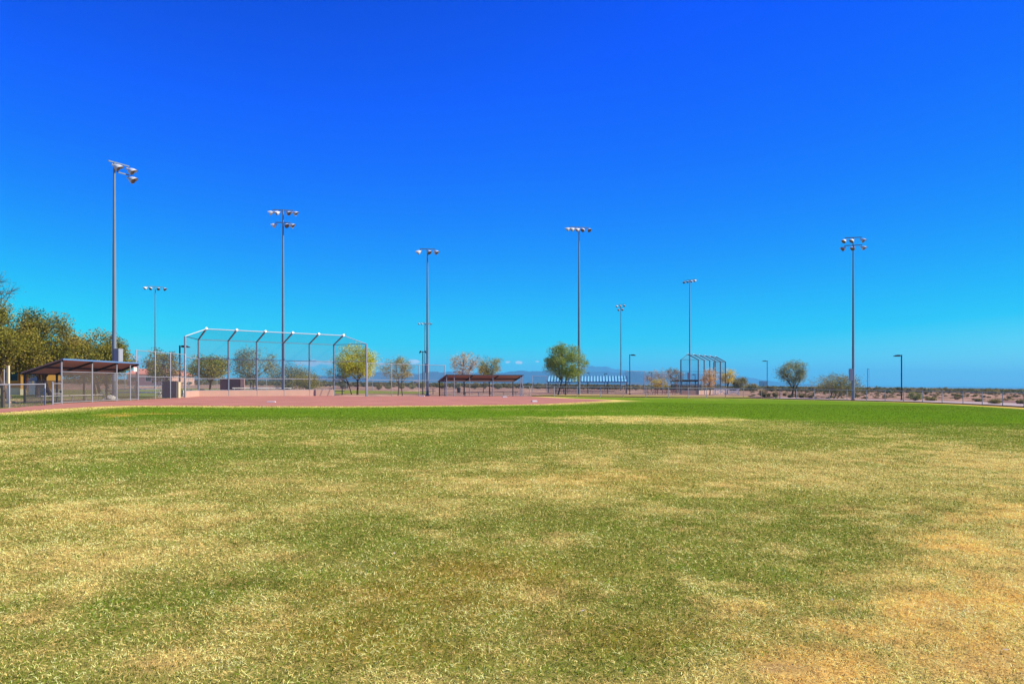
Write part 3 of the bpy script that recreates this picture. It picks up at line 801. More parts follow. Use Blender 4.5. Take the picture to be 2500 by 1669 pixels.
# ------------------------------------------------------------------ backstops
def backstop(O, rz, bays, bay, h, hood_out, hood_up, wings, label, wall, wall_h=.62, pr=.088, group='baseball backstops', hood_m=None, right_wall=True, post_m=None):
    """local x along the posts, local -y toward the field"""
    t = thing('backstop', label, 'backstop', O, rz, group)
    n = bays + 1; top = Vector((0, -hood_out, h + hood_up))
    P = [Vector((i * bay, 0, 0)) for i in range(n)]
    lw, rw = Vector(wings[0] + (0,)), Vector(wings[1] + (0,))
    W = [P[0] + lw] + P + [P[-1] + rw]
    for i, p in enumerate(P):
        b = MB(); b.tube([p + Vector((0, 0, -.3)), p + Vector((0, 0, h)), p + top], pr, 8); o = b.build('post', post_m or POLE, t, True)
        b = MB(); d = (top - Vector((0, 0, h))).normalized(); b.tube([p + top - d * .05, p + top + d * .16], pr * 1.35, 8); b.build('post_cap', WHITE_ENAMEL, o, True)
    for p in (W[0], W[-1]):
        b = MB(); b.tube([p + Vector((0, 0, -.3)), p + Vector((0, 0, h))], pr * 1.05, 8); b.build('post', post_m or GALV, t, True)
    for frac in (1.0, .665, .32):
        b = MB()
        for i in range(len(W) - 1): b.tube([W[i] + Vector((0, 0, h * frac)), W[i + 1] + Vector((0, 0, h * frac))], .032, 6, False)
        b.build('rail', post_m or (GALV if frac < 1 else POLE), t, True)
    b = MB(); ch = [W[0] + Vector((0, 0, h))] + [p + top for p in P] + [W[-1] + Vector((0, 0, h))]
    for i in range(len(ch) - 1): b.tube([ch[i], ch[i + 1]], .042, 6, False)
    b.build('hood_rail', hood_m or HOODRAIL, t, True)
    b = MB()
    for i in range(len(W) - 1): b.quad(W[i] + Vector((0, 0, wall_h)), W[i + 1] + Vector((0, 0, wall_h)), W[i + 1] + Vector((0, 0, h)), W[i] + Vector((0, 0, h)))
    b.build('wire_mesh', MESH, t)
    b = MB(); z = Vector((0, 0, h - .02))
    for i in range(n - 1): b.quad(P[i] + z, P[i + 1] + z, P[i + 1] + top, P[i] + top)
    b.quad(W[0] + z, P[0] + z, P[0] + top); b.quad(W[-1] + z, P[-1] + top, P[-1] + z)
    b.build('hood_mesh', MESH, t)
    b = MB()
    wseg = len(W) - (1 if right_wall else 2)
    for i in range(wseg):
        dv = (W[i + 1] - W[i]).normalized()
        nn = Vector((dv.y, -dv.x, 0)) * .02
        b.bar(W[i] + dv * .03 + nn + Vector((0, 0, wall_h / 2 - .15)), W[i + 1] - dv * .03 + nn + Vector((0, 0, wall_h / 2 - .15)), .12, wall_h + .3)
    wo = b.build('kick_wall', wall, t)
    b = MB()
    for i in range(wseg):
        dv = (W[i + 1] - W[i]).normalized(); b.bar(W[i] + dv * .05 + Vector((0, 0, wall_h + .03)), W[i + 1] - dv * .05 + Vector((0, 0, wall_h + .03)), .05, .05)
    b.build('wall_rail', GALV, wo)
    return t


ang = math.atan2(.664, .747)
backstop(Vector((-30.7, 72.2, G(-25))), ang, 5, 2.92, 5.62, 2.1, .92, ((-2.7, -4.5), (1.8, -3.9)), 'large chain link backstop with a forward leaning hood behind home plate', CONC, .62, right_wall=False)
ang2 = math.atan2(-13, -8.6)
A0 = gd(1705, 130); 
a2 = Vector((.55, .83, 0)); n2_ = Vector((-.83, .55, 0))
E2 = A0 + a2 * 15.4; E2.z = G(E2.x)
# seen from behind: the posts run away to the right, the hood leans to the left
def loc2(v):
    dx = Vector((-a2.x, -a2.y, 0)); dy = Vector((-dx.y, dx.x, 0)); return (v.dot(dx), v.dot(dy))
wl = a2 * 1.5 + n2_ * 2.8; wr = -a2 * 2.05 + n2_ * 2.45
backstop(E2, ang2, 5, 3.08, 6.2, 1.9, 1.0, (loc2(wl), loc2(wr)), 'smaller looking distant backstop seen from its side beside the tan trees', CONC, .75, .105, hood_m=BLUESTEEL, post_m=BLUESTEEL)


# ------------------------------------------------------------------ dugouts
def dugout(O, rz, L, depth, hf, hb, label, posts_front, posts_back, over=.12, under=ROOF_UNDER, top=None, mid=None, fascia=FASCIA, post_m=GALV, m=MESH_THICK, gatebay=False, ends=(True, True), sign=False, seams=False):
    """local x along the front, local +y to the back"""
    t = thing('dugout', label, 'dugout', O, rz, 'roofed team dugouts')
    th = .06
    dz = (hf - hb) / depth
    def rz_(y): return hf - dz * y
    y0, y1 = -over, depth + over
    rm = MB(); x0, x1 = -over, L + over
    vs = [(x0, y0, rz_(y0)), (x1, y0, rz_(y0)), (x1, y1, rz_(y1)), (x0, y1, rz_(y1))]
    rm.add(vs + [(x, y, z + th) for x, y, z in vs], [(0, 3, 2, 1), (4, 5, 6, 7), (0, 1, 5, 4), (1, 2, 6, 5), (2, 3, 7, 6), (3, 0, 4, 7)])
    ro = rm.build('roof', under, t)
    if seams:
        sm = MB(); k = int(L / .52)
        for i in range(k + 1):
            x = x0 + .08 + (x1 - x0 - .16) * i / k
            sm.bar((x, y0 + .02, rz_(y0) + th + .03), (x, y1 - .02, rz_(y1) + th + .03), .19, .06)
        sm.build('standing_seams', BLUESEAM, ro)
    fb = MB(); fb.bar((x0, y0 - .035, rz_(y0) + .02), (x1, y0 - .035, rz_(y0) + .02), .06, .10); fb.build('front_fascia', fascia, ro)
    bb = MB(); bb.bar((x0, y1 + .035, rz_(y1)), (x1, y1 + .035, rz_(y1)), .06, .13); bb.build('rear_fascia', BEAM if not seams else FASCIA, ro)
    be = MB()
    for x in posts_back: be.bar((x, y0 + .05, rz_(y0) - .07), (x, y1 - .05, rz_(y1) - .07), .08, .12)
    for y in (depth * .5,): be.bar((0, y, rz_(y) - .06), (L, y, rz_(y) - .06), .06, .1)
    be.build('rafters', BEAM, ro)
    for x in posts_front:
        b = MB(); b.tube([(x, 0, -.3), (x, 0, hf - .05)], .05, 8); b.build('front_post', post_m, t, True)
    for x in posts_back:
        b = MB(); b.box((x, depth, hb / 2 - .2), (.1, .1, hb + .3)); b.build('rear_post', BEAM, t)
    mz = mid or hf * .66
    b = MB(); b.tube([(0, 0, mz), (posts_front[-1] if not gatebay else posts_front[-2], 0, mz)], .022, 6); b.tube([(0, 0, .08), (L, 0, .08)], .02, 6); b.build('front_rail', GALV, t, True)
    b = MB(); b.quad((0, 0, .05), (L, 0, .05), (L, 0, mz), (0, 0, mz)); b.quad((0, depth, .05), (L, depth, .05), (L, depth, hb * .75), (0, depth, hb * .75))
    for e, x in zip(ends, (0, L)):
        if e: b.quad((x, 0, .05), (x, depth, .05), (x, depth, hb * .75), (x, 0, hb * .75))
    b.build('wire_mesh', m, t)
    if sign:
        b = MB(); b.box((L - .55, -.05, hf - .42), (.5, .03, .34)); s_ = b.build('sign', SIGNMAT, t)
        b = MB(); b.box((L - .55, -.045, hf - .235), (.5, .03, .03)); b.build('sign_edge', SIGNRED, s_)
    return t


def bench(O, rz, L, label, m=ALU, seat_h=.45, depth=.26, group='player benches'):
    t = thing('bench', label, 'bench', O, rz, group)
    b = MB(); b.box((L / 2, 0, seat_h), (L, depth, .05)); b.build('seat', m, t)
    n = max(2, int(L / 1.8) + 1)
    for i in range(n):
        x = .25 + (L - .5) * i / (n - 1)
        b = MB(); b.tube([(x, 0, -.1), (x, 0, seat_h - .03)], .03, 6); b.bar((x, -depth / 2 + .02, seat_h - .05), (x, depth / 2 - .02, seat_h - .05), .05, .05); b.build('leg', GALV, t)
    return t


# left dugout: its front runs along the depth of the view; local +y points left (away from the field)
ys0 = 47.3
dugout(Vector((-28.9, ys0, G(-29.5))), R(90), 9.7, 2.4, 2.78, 1.98, 'nearest dugout with a brown sloping roof and chain link front at left', [0, 3.45, 6.6, 8.5, 9.7], [0.05, 3.4, 6.6, 9.6], gatebay=True, mid=2.05, sign=True)
bench(Vector((-30.6, 47.7, G(-30.6))), R(90), 7.2, 'long pale bench inside the nearest dugout')
p = gp(1090, 967.2); q = gp(1275, 967.6)
dv = (q - p); L_ = dv.length
dugout(p, math.atan2(dv.y, dv.x), L_, 2.6, 2.45, 1.78, 'far brown roofed dugout right of the three lamp pole', [0, .95, 2.9, 5.9, L_ - .25, L_], [.05, L_ * .33, L_ * .67, L_ - .05], mid=1.75, fascia=BEAM, m=MESH, post_m=GALV)
bench(p + dv.normalized() * 2.0 + Vector((0, 1.9, 0)), math.atan2(dv.y, dv.x), L_ - 2.6, 'dark bench inside the far brown roofed dugout', m=TABLE)
# blue roofed dugout of the other field, seen from its back
p = gd(1535, 127); q = gd(1341, 128.5); dv = q - p
dugout(p + Vector((0, 2.5, 0)), math.atan2(dv.y, dv.x), dv.length, 2.5, 3.0, 2.12, 'dugout with a striped bright blue metal roof behind the round green tree', [0, 3.2, 6.6, 10, dv.length], [.05, 3.4, 6.8, 10.2, dv.length - .05], under=BLUEROOF, seams=True, m=MESH, fascia=BLUEROOF)
bench(gd(1500, 128.6), math.pi, 9.5, 'bench inside the blue roofed dugout', m=TABLE)
p = gd(1650, 150); q = gd(1712, 151); dv = q - p
dugout(p, math.atan2(dv.y, dv.x), dv.length, 2.6, 2.6, 2.35, 'dark flat roofed dugout seen through the small backstop', [0, 2.4, dv.length], [.05, 2.4, dv.length - .05], under=BEAM, fascia=BEAM, m=MESH_THICK, post_m=BEAM)


# ------------------------------------------------------------------ bleachers, tables, bits
def bleacher(O, rz, L, rows, label, rise=.3, run=.55, brace=False, m=ALU):
    t = thing('bleacher', label, 'bleacher', O, rz, 'aluminium spectator bleachers')
    for r in range(rows):
        b = MB(); b.box((L / 2, r * run + .3, .42 + r * rise), (L, .26, .09)); b.build('seat_plank', m, t)
        if r:
            b = MB(); b.box((L / 2, r * run - .02, .16 + (r - 1) * rise + .0), (L, .24, .04)); b.build('foot_plank', m, t)
    k = max(2, int(L / 1.9) + 1); b = MB()
    for i in range(k):
        x = .2 + (L - .4) * i / (k - 1)
        for r in range(rows):
            b.bar((x, r * run + .3, 0), (x, r * run + .3, .40 + r * rise), .05, .05)
        b.bar((x, .1, .03), (x, rows * run + .1, .03), .05, .05)
        if rows > 1: b.bar((x, .25, .36), (x, (rows - 1) * run + .3, .37 + (rows - 1) * rise), .05, .05)
    if brace:
        y = (rows - 1) * run + .32; z = .4 + (rows - 1) * rise
        for i in range(k - 1):
            xa = .2 + (L - .4) * i / (k - 1); xb = .2 + (L - .4) * (i + 1) / (k - 1)
            b.bar((xa, y, .05), (xb, y, z), .09, .09); b.bar((xa, y + .1, z), (xb, y + .1, .05), .09, .09)
    b.build('frame', m if brace else GALV, t)
    return t


bleacher(gp(352, 970.5) + Vector((-5.2, 2.2, 0)), R(8), 5.2, 3, 'three row aluminium bleacher behind the right end of the nearest dugout')
bleacher(gp(566, 962.5) + Vector((0, .4, 0)), R(28), 4.0, 2, 'low pale bleacher behind the backstop beside the pink pillar')
bleacher(gp(634, 962.3) + Vector((0, .4, 0)), R(28), 3.7, 2, 'low pale bleacher behind the backstop left of the seven lamp pole')
bleacher(gp(1800, 963.0), R(180), 4.6, 3, 'white bleacher with crossed braces beside the small backstop', brace=True, m=WHITE_ENAMEL, run=.6)


def picnic_table(O, rz, label, m=TABLE, s=1.0, group='picnic tables'):
    t = thing('picnic_table', label, 'picnic table', O, rz, group)
    b = MB(); b.box((0, 0, .76 * s), (1.9 * s, .78 * s, .05)); b.build('table_top', m, t)
    for sg in (-1, 1):
        b = MB(); b.box((0, sg * .72 * s, .45 * s), (1.9 * s, .27 * s, .05)); b.build('seat', m, t)
    for sg in (-1, 1):
        b = MB(); x = sg * .65 * s
        b.bar((x, -.3 * s, .73 * s), (x, -.55 * s, -.05), .07, .07); b.bar((x, .3 * s, .73 * s), (x, .55 * s, -.05), .07, .07); b.bar((x, -.8 * s, .4 * s), (x, .8 * s, .4 * s), .06, .06)
        b.build('leg', m, t)


picnic_table(gp(822, 963.0), R(10), 'dark picnic table seen through the right end of the large backstop', s=1.0)
picnic_table(gp(1043, 963.2) + Vector((0, .6, 0)), R(5), 'dark picnic table under the twin headed street lamp', s=1.05)
for px, lab in ((1588, 'leftmost of three low reddish picnic tables outside the outfield fence'), (1611, 'middle one of three low reddish picnic tables outside the outfield fence'), (1637, 'rightmost of three low reddish picnic tables outside the outfield fence')):
    picnic_table(gp(px, 962.3), R(12), lab, m=REDTABLE, s=.95, group='low reddish picnic tables')
picnic_table(gp(1372, 961.5) + Vector((0, 5, 0)), R(3), 'dark picnic table in the shade behind the round green tree', s=1.0)

# screen walls with end pillars
def screen_wall(O, rz, L, h, wm, pm, label, pillar=.42, ph=None):
    t = thing('screen_wall', label, 'wall', O, rz)
    b = MB(); b.box((L / 2, 0, h / 2 - .1), (L, .2, h + .2)); b.box((L / 2, 0, h + .03), (L + .02, .24, .06)); b.build('wall', wm, t)
    ph = ph or h
    b = MB(); b.box((L + pillar / 2 + .004, -.03, ph / 2 - .1), (pillar, .38, ph + .2)); b.build('pillar', pm, t)


p = gp(521, 962); screen_wall(p + Vector((0, 2.0, 0)), R(4), 2.35, 1.75, MAUVE, PINKWALL, 'purple mauve block wall with a pink end pillar behind the backstop', .38, 1.85)
p = gp(377, 971.5); screen_wall(p + Vector((0, 1.5, 0)), R(-4), 1.35, 1.42, MAUVE2, CREAM, 'grey mauve block wall with a cream end pillar behind the tall fence', .22, 1.40)

for px, py, s, lab in ((446, 965.3, 1.0, 'cream utility pedestal just left of the backstop corner post'), (458, 962.5, .95, 'cream utility pedestal just right of the backstop corner post'), (466.5, 962, .95, 'grey green utility pedestal behind the left backstop wing')):
    t = thing('utility_pedestal', lab, 'utility box', gp(px, py), 0, 'small utility pedestals')
    m = CREAM if 'cream' in lab else BOXGREY
    b = MB(); b.box((0, 0, .16 * s), (.17, .15, .6 * s)); b.build('body', m, t)
    b = MB(); b.box((0, 0, .50 * s), (.2, .18, .08)); b.build('cap', m, t)
t = thing('trash_can', 'black trash can behind the left end of the large backstop', 'trash can', gp(493, 962.3))
b = MB(); b.tube([(0, 0, 0), (0, 0, .5)], [.22, .28], 14); b.build('body', BINMAT, t, True)
b = MB(); b.tube([(0, 0, .505), (0, 0, .56), (0, 0, .6)], [.30, .29, .18], 14); b.build('lid', BINMAT, t, True)
# wire bin inside the far dugout
t = thing('trash_can', 'small dark trash can hanging place behind the far brown dugout', 'trash can', gp(1120, 958.5))
t['label'] = 'small dark trash can behind the far brown roofed dugout'
b = MB(); b.tube([(0, 0, 0), (0, 0, .75)], [.25, .3], 12); b.build('body', BINMAT, t, True)
b = MB(); b.tube([(0, 0, .755), (0, 0, .82)], [.32, .2], 12); b.build('lid', BINMAT, t, True)

# crumpled white tarp at the pole foot
tv = []; n = 12
t0 = gp(271, 975.0)
b = MB()
import itertools
gx = np.linspace(-.55, .55, 11); gyy = np.linspace(-.35, .35, 8)
vs = []
for yv in gyy:
    for xv in gx:
        e = max(0, 1 - (xv / .6) ** 2 - (yv / .4) ** 2)
        vs.append((xv + rng.uniform(-.03, .03), yv + rng.uniform(-.03, .03), .01 + .34 * e * (1 - (xv + .3) ** 2 * .6) + rng.uniform(0, .07) * e))
fs = [(j * 11 + i, j * 11 + i + 1, (j + 1) * 11 + i + 1, (j + 1) * 11 + i) for j in range(7) for i in range(10)]
b.add(vs, fs); o = b.build('tarp', TARP); o.location = t0
tag(o, 'crumpled white tarp on the ground by the dugout pole', 'tarp')

# bases and pitching rubber
def plate(px, py, sx_, sy_, h, label, name, cat, rz=.2, m=RUBBER):
    b = MB(); b.box((0, 0, h / 2 + .012), (sx_, sy_, h)); b.box((0, 0, h + .02), (sx_ * .86, sy_ * .86, .018))
    o = b.build(name, m); o.location = gp(px, py); o.rotation_euler = (0, 0, rz); tag(o, label, cat); return o


plate(662, 981.7, .62, .3, .05, 'white pitching rubber lying on the clay in front of the backstop', 'pitching_rubber', 'base', .1)
plate(1304, 981, .45, .42, .11, 'white base at the right end of the clay infield', 'base', 'base', .3)
plate(1232, 969.8, .5, .42, .10, 'white base on the clay in front of the far brown dugout', 'base', 'base', .2)
plate(1030, 967.6, .62, .4, .06, 'white base on the clay below the three lamp pole', 'base', 'base', .0)

# stray posts at the far left
t = thing('wooden_post', 'thick dark brown post at the left edge in front of the fence', 'post', gp(6.5, 995))
b = MB(); b.box((0, 0, .45), (.15, .15, 1.5)); b.build('post', BARK, t); b = MB(); b.box((0, 0, 1.215), (.19, .19, .03)); b.build('post_cap', BEAM, t)
t = thing('cream_post', 'tall cream post on a pale footing left of the nearest dugout', 'post', gp(20, 983.5))
b = MB(); b.box((0, 0, 1.1), (.13, .13, 2.6)); b.build('post', CREAM, t); b = MB(); b.box((0, 0, .03), (.6, .5, .16)); b.build('footing', CONC, t)
t = thing('steel_post', 'slim grey steel post at the left edge behind the cream post', 'post', gp(10, 975))
b = MB(); b.tube([(0, 0, -.2), (0, 0, 2.2)], .05, 8); b.build('post', GALV, t, True); b = MB(); b.tube([(0, 0, 2.2), (0, 0, 2.26)], [.06, .02], 8); b.build('cap', GALV, t)

# ------------------------------------------------------------------ buildings
def house(O, rz, W, Dp, H, rh, label, wm, rm, door=True):
    t = thing('house', label, 'house', O, rz)
    b = MB(); b.box((W / 2, Dp / 2, H / 2 - .3), (W, Dp, H + .6)); b.build('wall', wm, t)
    b = MB(); e = .5
    vs = [(-e, -e, H), (W + e, -e, H), (W + e, Dp + e, H), (-e, Dp + e, H), (e + .5, Dp / 2, H + rh), (W - e - .5, Dp / 2, H + rh)]
    b.add(vs, [(0, 1, 5, 4), (2, 3, 4, 5), (1, 2, 5), (3, 0, 4), (0, 3, 2, 1)]); b.build('roof', rm, t)
    for k in range(max(1, int(W / 4))):
        x = 1.6 + k * 3.6
        if x > W - 1: break
        f = MB(); f.box((x, -.03, H * .55), (1.5, .06, 1.2)); fo = f.build('window', WHITE_ENAMEL, t)
        g = MB(); g.box((x, -.066, H * .55), (1.3, .012, 1.0)); g.build('pane', DARKGLASS, fo)
    return t


# orange concession building at left: body behind a porch of ochre columns
bp = Vector((-60, 66, G(-48))); BA = R(22)
def bx_(px):
    k = (px - 1250) / F; return (k * bp.y - bp.x) / (math.cos(BA) - k * math.sin(BA))
t = thing('orange_building', 'ochre stucco building with a blue grey door behind the nearest dugout', 'building', bp, BA)
b = MB(); b.box((7.6, 1.6, 1.2), (15.2, 3.2, 3.0)); b.build('wall', OCHRE, t)
b = MB(); b.box((7.6, 1.6, .2), (15.26, 3.26, .9)); b.build('wainscot', CREAM, t)
b = MB(); vs = [(-1, -.7, 2.72), (19.4, -.7, 2.72), (19.4, 4, 2.72), (-1, 4, 2.72), (3, 1.3, 4.2), (14.4, 1.3, 4.2)]
b.add(vs, [(0, 1, 5, 4), (2, 3, 4, 5), (1, 2, 5), (3, 0, 4), (0, 3, 2, 1)]); b.build('roof', TILE, t)
xd = bx_(81)
b = MB(); b.box((xd, -.03, 1.18), (.98, .06, 2.36)); do = b.build('door_frame', OCHRE_LIGHT, t)
b = MB(); b.box((xd, -.06, 1.08), (.74, .06, 2.12)); do = b.build('door', DOORBLUE, t)
b = MB(); b.box((xd, -.096, 1.15), (.16, .012, .3)); b.build('door_sign', CREAM, do)
b = MB(); b.box((xd + .3, -.11, .98), (.05, .05, .14)); b.build('handle', GALV, do)
xw = bx_(28)
b = MB(); b.box((xw, -.03, 1.75), (1.2, .06, 1.0)); wo = b.build('window', OCHRE_LIGHT, t)
b = MB(); b.box((xw, -.066, 1.75), (1.0, .012, .8)); b.build('pane', DARKGLASS, wo)
for px, dd, w in ((59, 69.0, .36), (135, 69.2, 1.25), (-30, 69.0, .4)):
    q = Vector((bx_(px), -.35, 0))
    b = MB(); b.box((q.x, q.y, 1.25), (w, .36, 2.9)); c_ = b.build('column', OCHRE_LIGHT, t)
    b = MB(); b.box((q.x, q.y, .1), (w + .06, .42, .9)); b.build('column_base', CREAM, c_)

house(gd(310, 190), R(8), 11, 8, 2.9, 1.5, 'far pink house with a clay tile roof seen past the nearest dugout', PINKWALL, TILE)
house(gd(352, 230), R(-5), 12, 8, 2.7, 1.6, 'far house with a long clay tile roof left of the tall fence', PINKWALL, TILE)
house(gd(809, 560), R(0), 7, 6, 2.6, 1.0, 'tiny white house on the desert horizon seen through the backstop', WHITE_ENAMEL, GALV)
house(gd(1009, 700), R(0), 5, 5, 2.6, 1.0, 'tiny pale house on the desert horizon left of the twin headed lamp', WHITE_ENAMEL, GALV)
house(gd(1800, 900), R(0), 7, 5, 2.6, 1.0, 'tiny pale house on the horizon right of the small backstop', WHITE_ENAMEL, GALV)
t = thing('distant_tower', 'pair of grey blue industrial blocks on the horizon beside a street lamp', 'building', gd(1855, 1500))
b = MB(); b.box((3.4, 3, 5.5), (6.8, 6, 12)); b.build('block', BOXGREY, t); b = MB(); b.box((12, 3, 5.4), (6.0, 6, 11.8)); b.build('block', BOXGREY, t); b = MB(); b.box((7.8, 4, 3), (2.2, 3, 6)); b.build('link', BOXGREY, t)

# ------------------------------------------------------------------ trees and shrubs
def leaf_cloud(C, n_per, sig, size, pal, seed, upbias=.3, flat=.8):
    """leaf quads scattered round clump centres C (k,3); returns V, F, colours"""
    g = np.random.default_rng(seed)
    k = len(C); n = k * n_per
    cc = np.repeat(np.arange(k), n_per)
    off = g.normal(0, 1, (n, 3)); rr = np.linalg.norm(off, axis=1, keepdims=True); off = off / np.maximum(rr, .01) * np.minimum(rr, 2.1)
    s = (sig if np.ndim(sig) == 0 else np.asarray(sig)[cc])
    P = C[cc] + off * np.array((1, 1, flat)) * (np.asarray(s)[..., None] if np.ndim(s) else s)
    a = g.normal(0, 1, (n, 3)); a /= np.linalg.norm(a, axis=1, keepdims=True)
    h = g.normal(0, 1, (n, 3)); h[:, 2] += upbias; b = np.cross(a, h); b /= np.maximum(np.linalg.norm(b, axis=1, keepdims=True), 1e-6)
    L = size * g.uniform(.6, 1.35, n)[:, None]
    V = np.stack([P - a * L * .5, P + b * L * .28 + a * L * .05, P + a * L * .5, P - b * L * .28 + a * L * .05], 1).reshape(-1, 3)
    F_ = np.arange(n * 4).reshape(n, 4)
    pal = np.array(pal); cl = g.integers(0, len(pal), k)
    pick = np.where(g.uniform(0, 1, n) < .6, cl[cc], g.integers(0, len(pal), n))
    col = pal[pick] * 1.55 * g.uniform(.7, 1.35, (n, 1))
    return V, F_, np.repeat(np.clip(col, .003, .9), 4, 0)


def tree(name, label, cat, px, base_py, top_py, x0, x1, cb_py, pal, seed, d=None, clumps=46, leaves=110, size=.13, sig=.085, trunks=((0, 0),), vase=.0, twig=5, r=.11, bark=None, fork=None, shell=.55, group='trees around the ball fields', depth=.9, lumps=.35, P=None):
    g = random.Random(seed); gn = np.random.default_rng(seed)
    P = P or (gd(px, d) if d else gp(px, base_py))
    s = P.y / F
    h = height_at(px, top_py, P.y); cb = height_at(px, cb_py, P.y); w = (x1 - x0) * s; cx = ((x0 + x1) / 2 - px) * s
    t = thing(name, label, cat, P, 0, group)
    ctr = np.array((cx, 0, (h + cb) / 2)); sem = np.array((w / 2, w / 2 * depth, (h - cb) / 2))
    # clump centres: uneven outline from low frequency lumps
    dirs = gn.normal(0, 1, (14, 3)); dirs /= np.linalg.norm(dirs, axis=1, keepdims=True); amps = gn.uniform(-lumps, lumps * .55, 14)
    C = []
    while len(C) < clumps:
        v = gn.normal(0, 1, 3); v /= np.linalg.norm(v)
        rad = gn.uniform(shell ** 3, 1) ** (1 / 3)
        lump = 1 + np.sum(amps * np.exp(-(1 - dirs @ v) * 5))
        q = v * rad * min(lump, 1.12) * .9
        if vase:
            zz = (q[2] + 1) / 2; f_ = (1 - vase) + vase * min(1, zz * 1.5); q[0] *= f_; q[1] *= f_
        C.append(ctr + q * sem)
    C = np.array(C)
    sg = sig * w * gn.uniform(.6, 1.3, clumps)
    V, F_, col = leaf_cloud(C, leaves, sg, size, pal, seed)
    npmesh('crown', V, F_, LEAF, t, col)
    # trunks and limbs
    b = MB()
    fk = fork if fork is not None else cb * .85
    groups = np.array_split(np.argsort(C[:, 0]), len(trunks))
    for (tx, ty), gi in zip(trunks, groups):
        lean = g.uniform(-.12, .12)
        base = Vector((tx, ty, -.25)); f1 = Vector((tx * .5 + lean + cx * .25, ty * .5 + g.uniform(-.1, .1), fk))
        b.tube([base, Vector((tx, ty, .05)), base.lerp(f1, .5) + Vector((g.uniform(-.06, .06), g.uniform(-.05, .05), 0)), f1], [r * 1.45, r * 1.1, r * .92, r * .8], 8)
        Cg = C[gi]; m = max(2, min(6, len(Cg) // 6)); prim = Cg[gn.choice(len(Cg), m, replace=False)]
        nodes = []
        for q in prim:
            e = f1.lerp(Vector(q), .62)
            mid = f1.lerp(e, .5) + Vector((g.uniform(-.1, .1), g.uniform(-.1, .1), .06)) * w * .25
            b.tube([f1, mid, e], [r * .62, r * .45, r * .3], 6, False); nodes.append(e); nodes.append(mid)
        for q in Cg:
            q = Vector(q); e = min(nodes, key=lambda n_: (n_ - q).length + (0.4 if n_.z > q.z else 0))
            mid = e.lerp(q, .5) + Vector((g.uniform(-1, 1), g.uniform(-1, 1), g.uniform(-.3, 1))) * w * .035
            b.tube([e, mid, q], [r * .26, r * .17, r * .09], 5, False)
            for k in range(twig):
                dv = Vector((g.gauss(0, 1), g.gauss(0, 1), g.gauss(.35, .8))) ; out = (q - Vector(ctr)); dv += out.normalized() * 1.0
                dv = dv.normalized() * sig * w * g.uniform(1.0, 2.0)
                b.tube([q, q + dv * .5 + Vector((0, 0, g.uniform(-.03, .05))), q + dv], [r * .085, r * .06, r * .03], 3, False)
    b.build('trunk', bark or BARK, t, True)
    return t


OLIVE = [(.17, .165, .02), (.22, .195, .028), (.09, .095, .016), (.28, .225, .05), (.19, .18, .03), (.12, .12, .02)]
GREY = [(.16, .165, .08), (.12, .13, .07), (.20, .18, .10), (.10, .11, .06)]
YGREEN = [(.46, .42, .025), (.34, .36, .03), (.46, .40, .03), (.26, .30, .03)]
BRIGHT = [(.20, .25, .035), (.16, .21, .04), (.26, .27, .04), (.13, .18, .05), (.22, .24, .09)]
TAN = [(.50, .34, .16), (.42, .28, .13), (.55, .38, .14), (.34, .24, .15)]
ORANGE = [(.55, .30, .06), (.48, .27, .07), (.58, .36, .10), (.42, .27, .13)]
GOLD = [(.52, .38, .05), (.45, .33, .05), (.40, .34, .07)]
GREYGREEN = [(.17, .19, .10), (.13, .16, .09), (.22, .22, .10), (.25, .22, .05), (.11, .13, .08)]
SCRUB = [(.17, .15, .045), (.21, .18, .06), (.13, .125, .04), (.24, .19, .07)]
DRY = [(.40, .30, .17), (.33, .25, .13), (.26, .20, .09)]

# big mesquites at the left, over the orange building
tree('mesquite_tree', 'tallest dark olive tree at the left edge leaning over the orange building', 'tree', -30, 985, 722, -150, 78, 905, OLIVE, 1, d=57, clumps=86, leaves=420, size=.145, sig=.076, trunks=((0, 0), (1.2, .6)), twig=9, r=.2, fork=1.7, lumps=.4)
tree('mesquite_tree', 'wide olive tree above the sloping roof of the nearest dugout', 'tree', 92, 980, 762, -12, 186, 925, OLIVE, 2, d=61, clumps=86, leaves=420, size=.145, sig=.076, trunks=((0, 0), (.9, .4)), twig=8, r=.17, fork=1.6, lumps=.35)
tree('mesquite_tree', 'olive tree with forked trunk directly behind the nearest dugout', 'tree', 232, 972, 806, 128, 318, 948, OLIVE + [(.24, .20, .05)], 3, d=68, clumps=86, leaves=400, size=.15, sig=.068, trunks=((0, 0), (.5, .2), (1.6, .3)), twig=8, r=.15, fork=1.3, lumps=.3)
tree('mesquite_tree', 'upper bare twigs of a tall tree reaching in at the left edge', 'tree', -70, 985, 655, -170, 28, 760, GREY, 4, d=66, clumps=40, leaves=40, size=.13, sig=.09, twig=10, r=.2, fork=3)
tree('mesquite_tree', 'grey green tree with a leaning trunk behind the tall left fence', 'tree', 424, 970, 852, 342, 446, 938, GREY + OLIVE[:2], 5, clumps=60, leaves=90, size=.14, sig=.09, trunks=((0, 0),), twig=7, r=.09, fork=1.0, bark=BARKPALE)
tree('mesquite_tree', 'rounded green tree above the purple mauve wall', 'tree', 511, 962.5, 863, 466, 566, 930, OLIVE + BRIGHT[:2] + [(.28, .26, .03)], 6, clumps=60, leaves=150, size=.16, sig=.09, twig=4, r=.14, fork=1.3)
tree('mesquite_tree', 'tall airy grey green tree behind the middle of the backstop', 'tree', 613, 960, 845, 552, 684, 938, GREYGREEN, 7, d=104, clumps=72, leaves=85, size=.17, sig=.075, twig=8, r=.13, fork=1.3, trunks=((-.1, 0), (.35, .2)), bark=BARKPALE, lumps=.45)
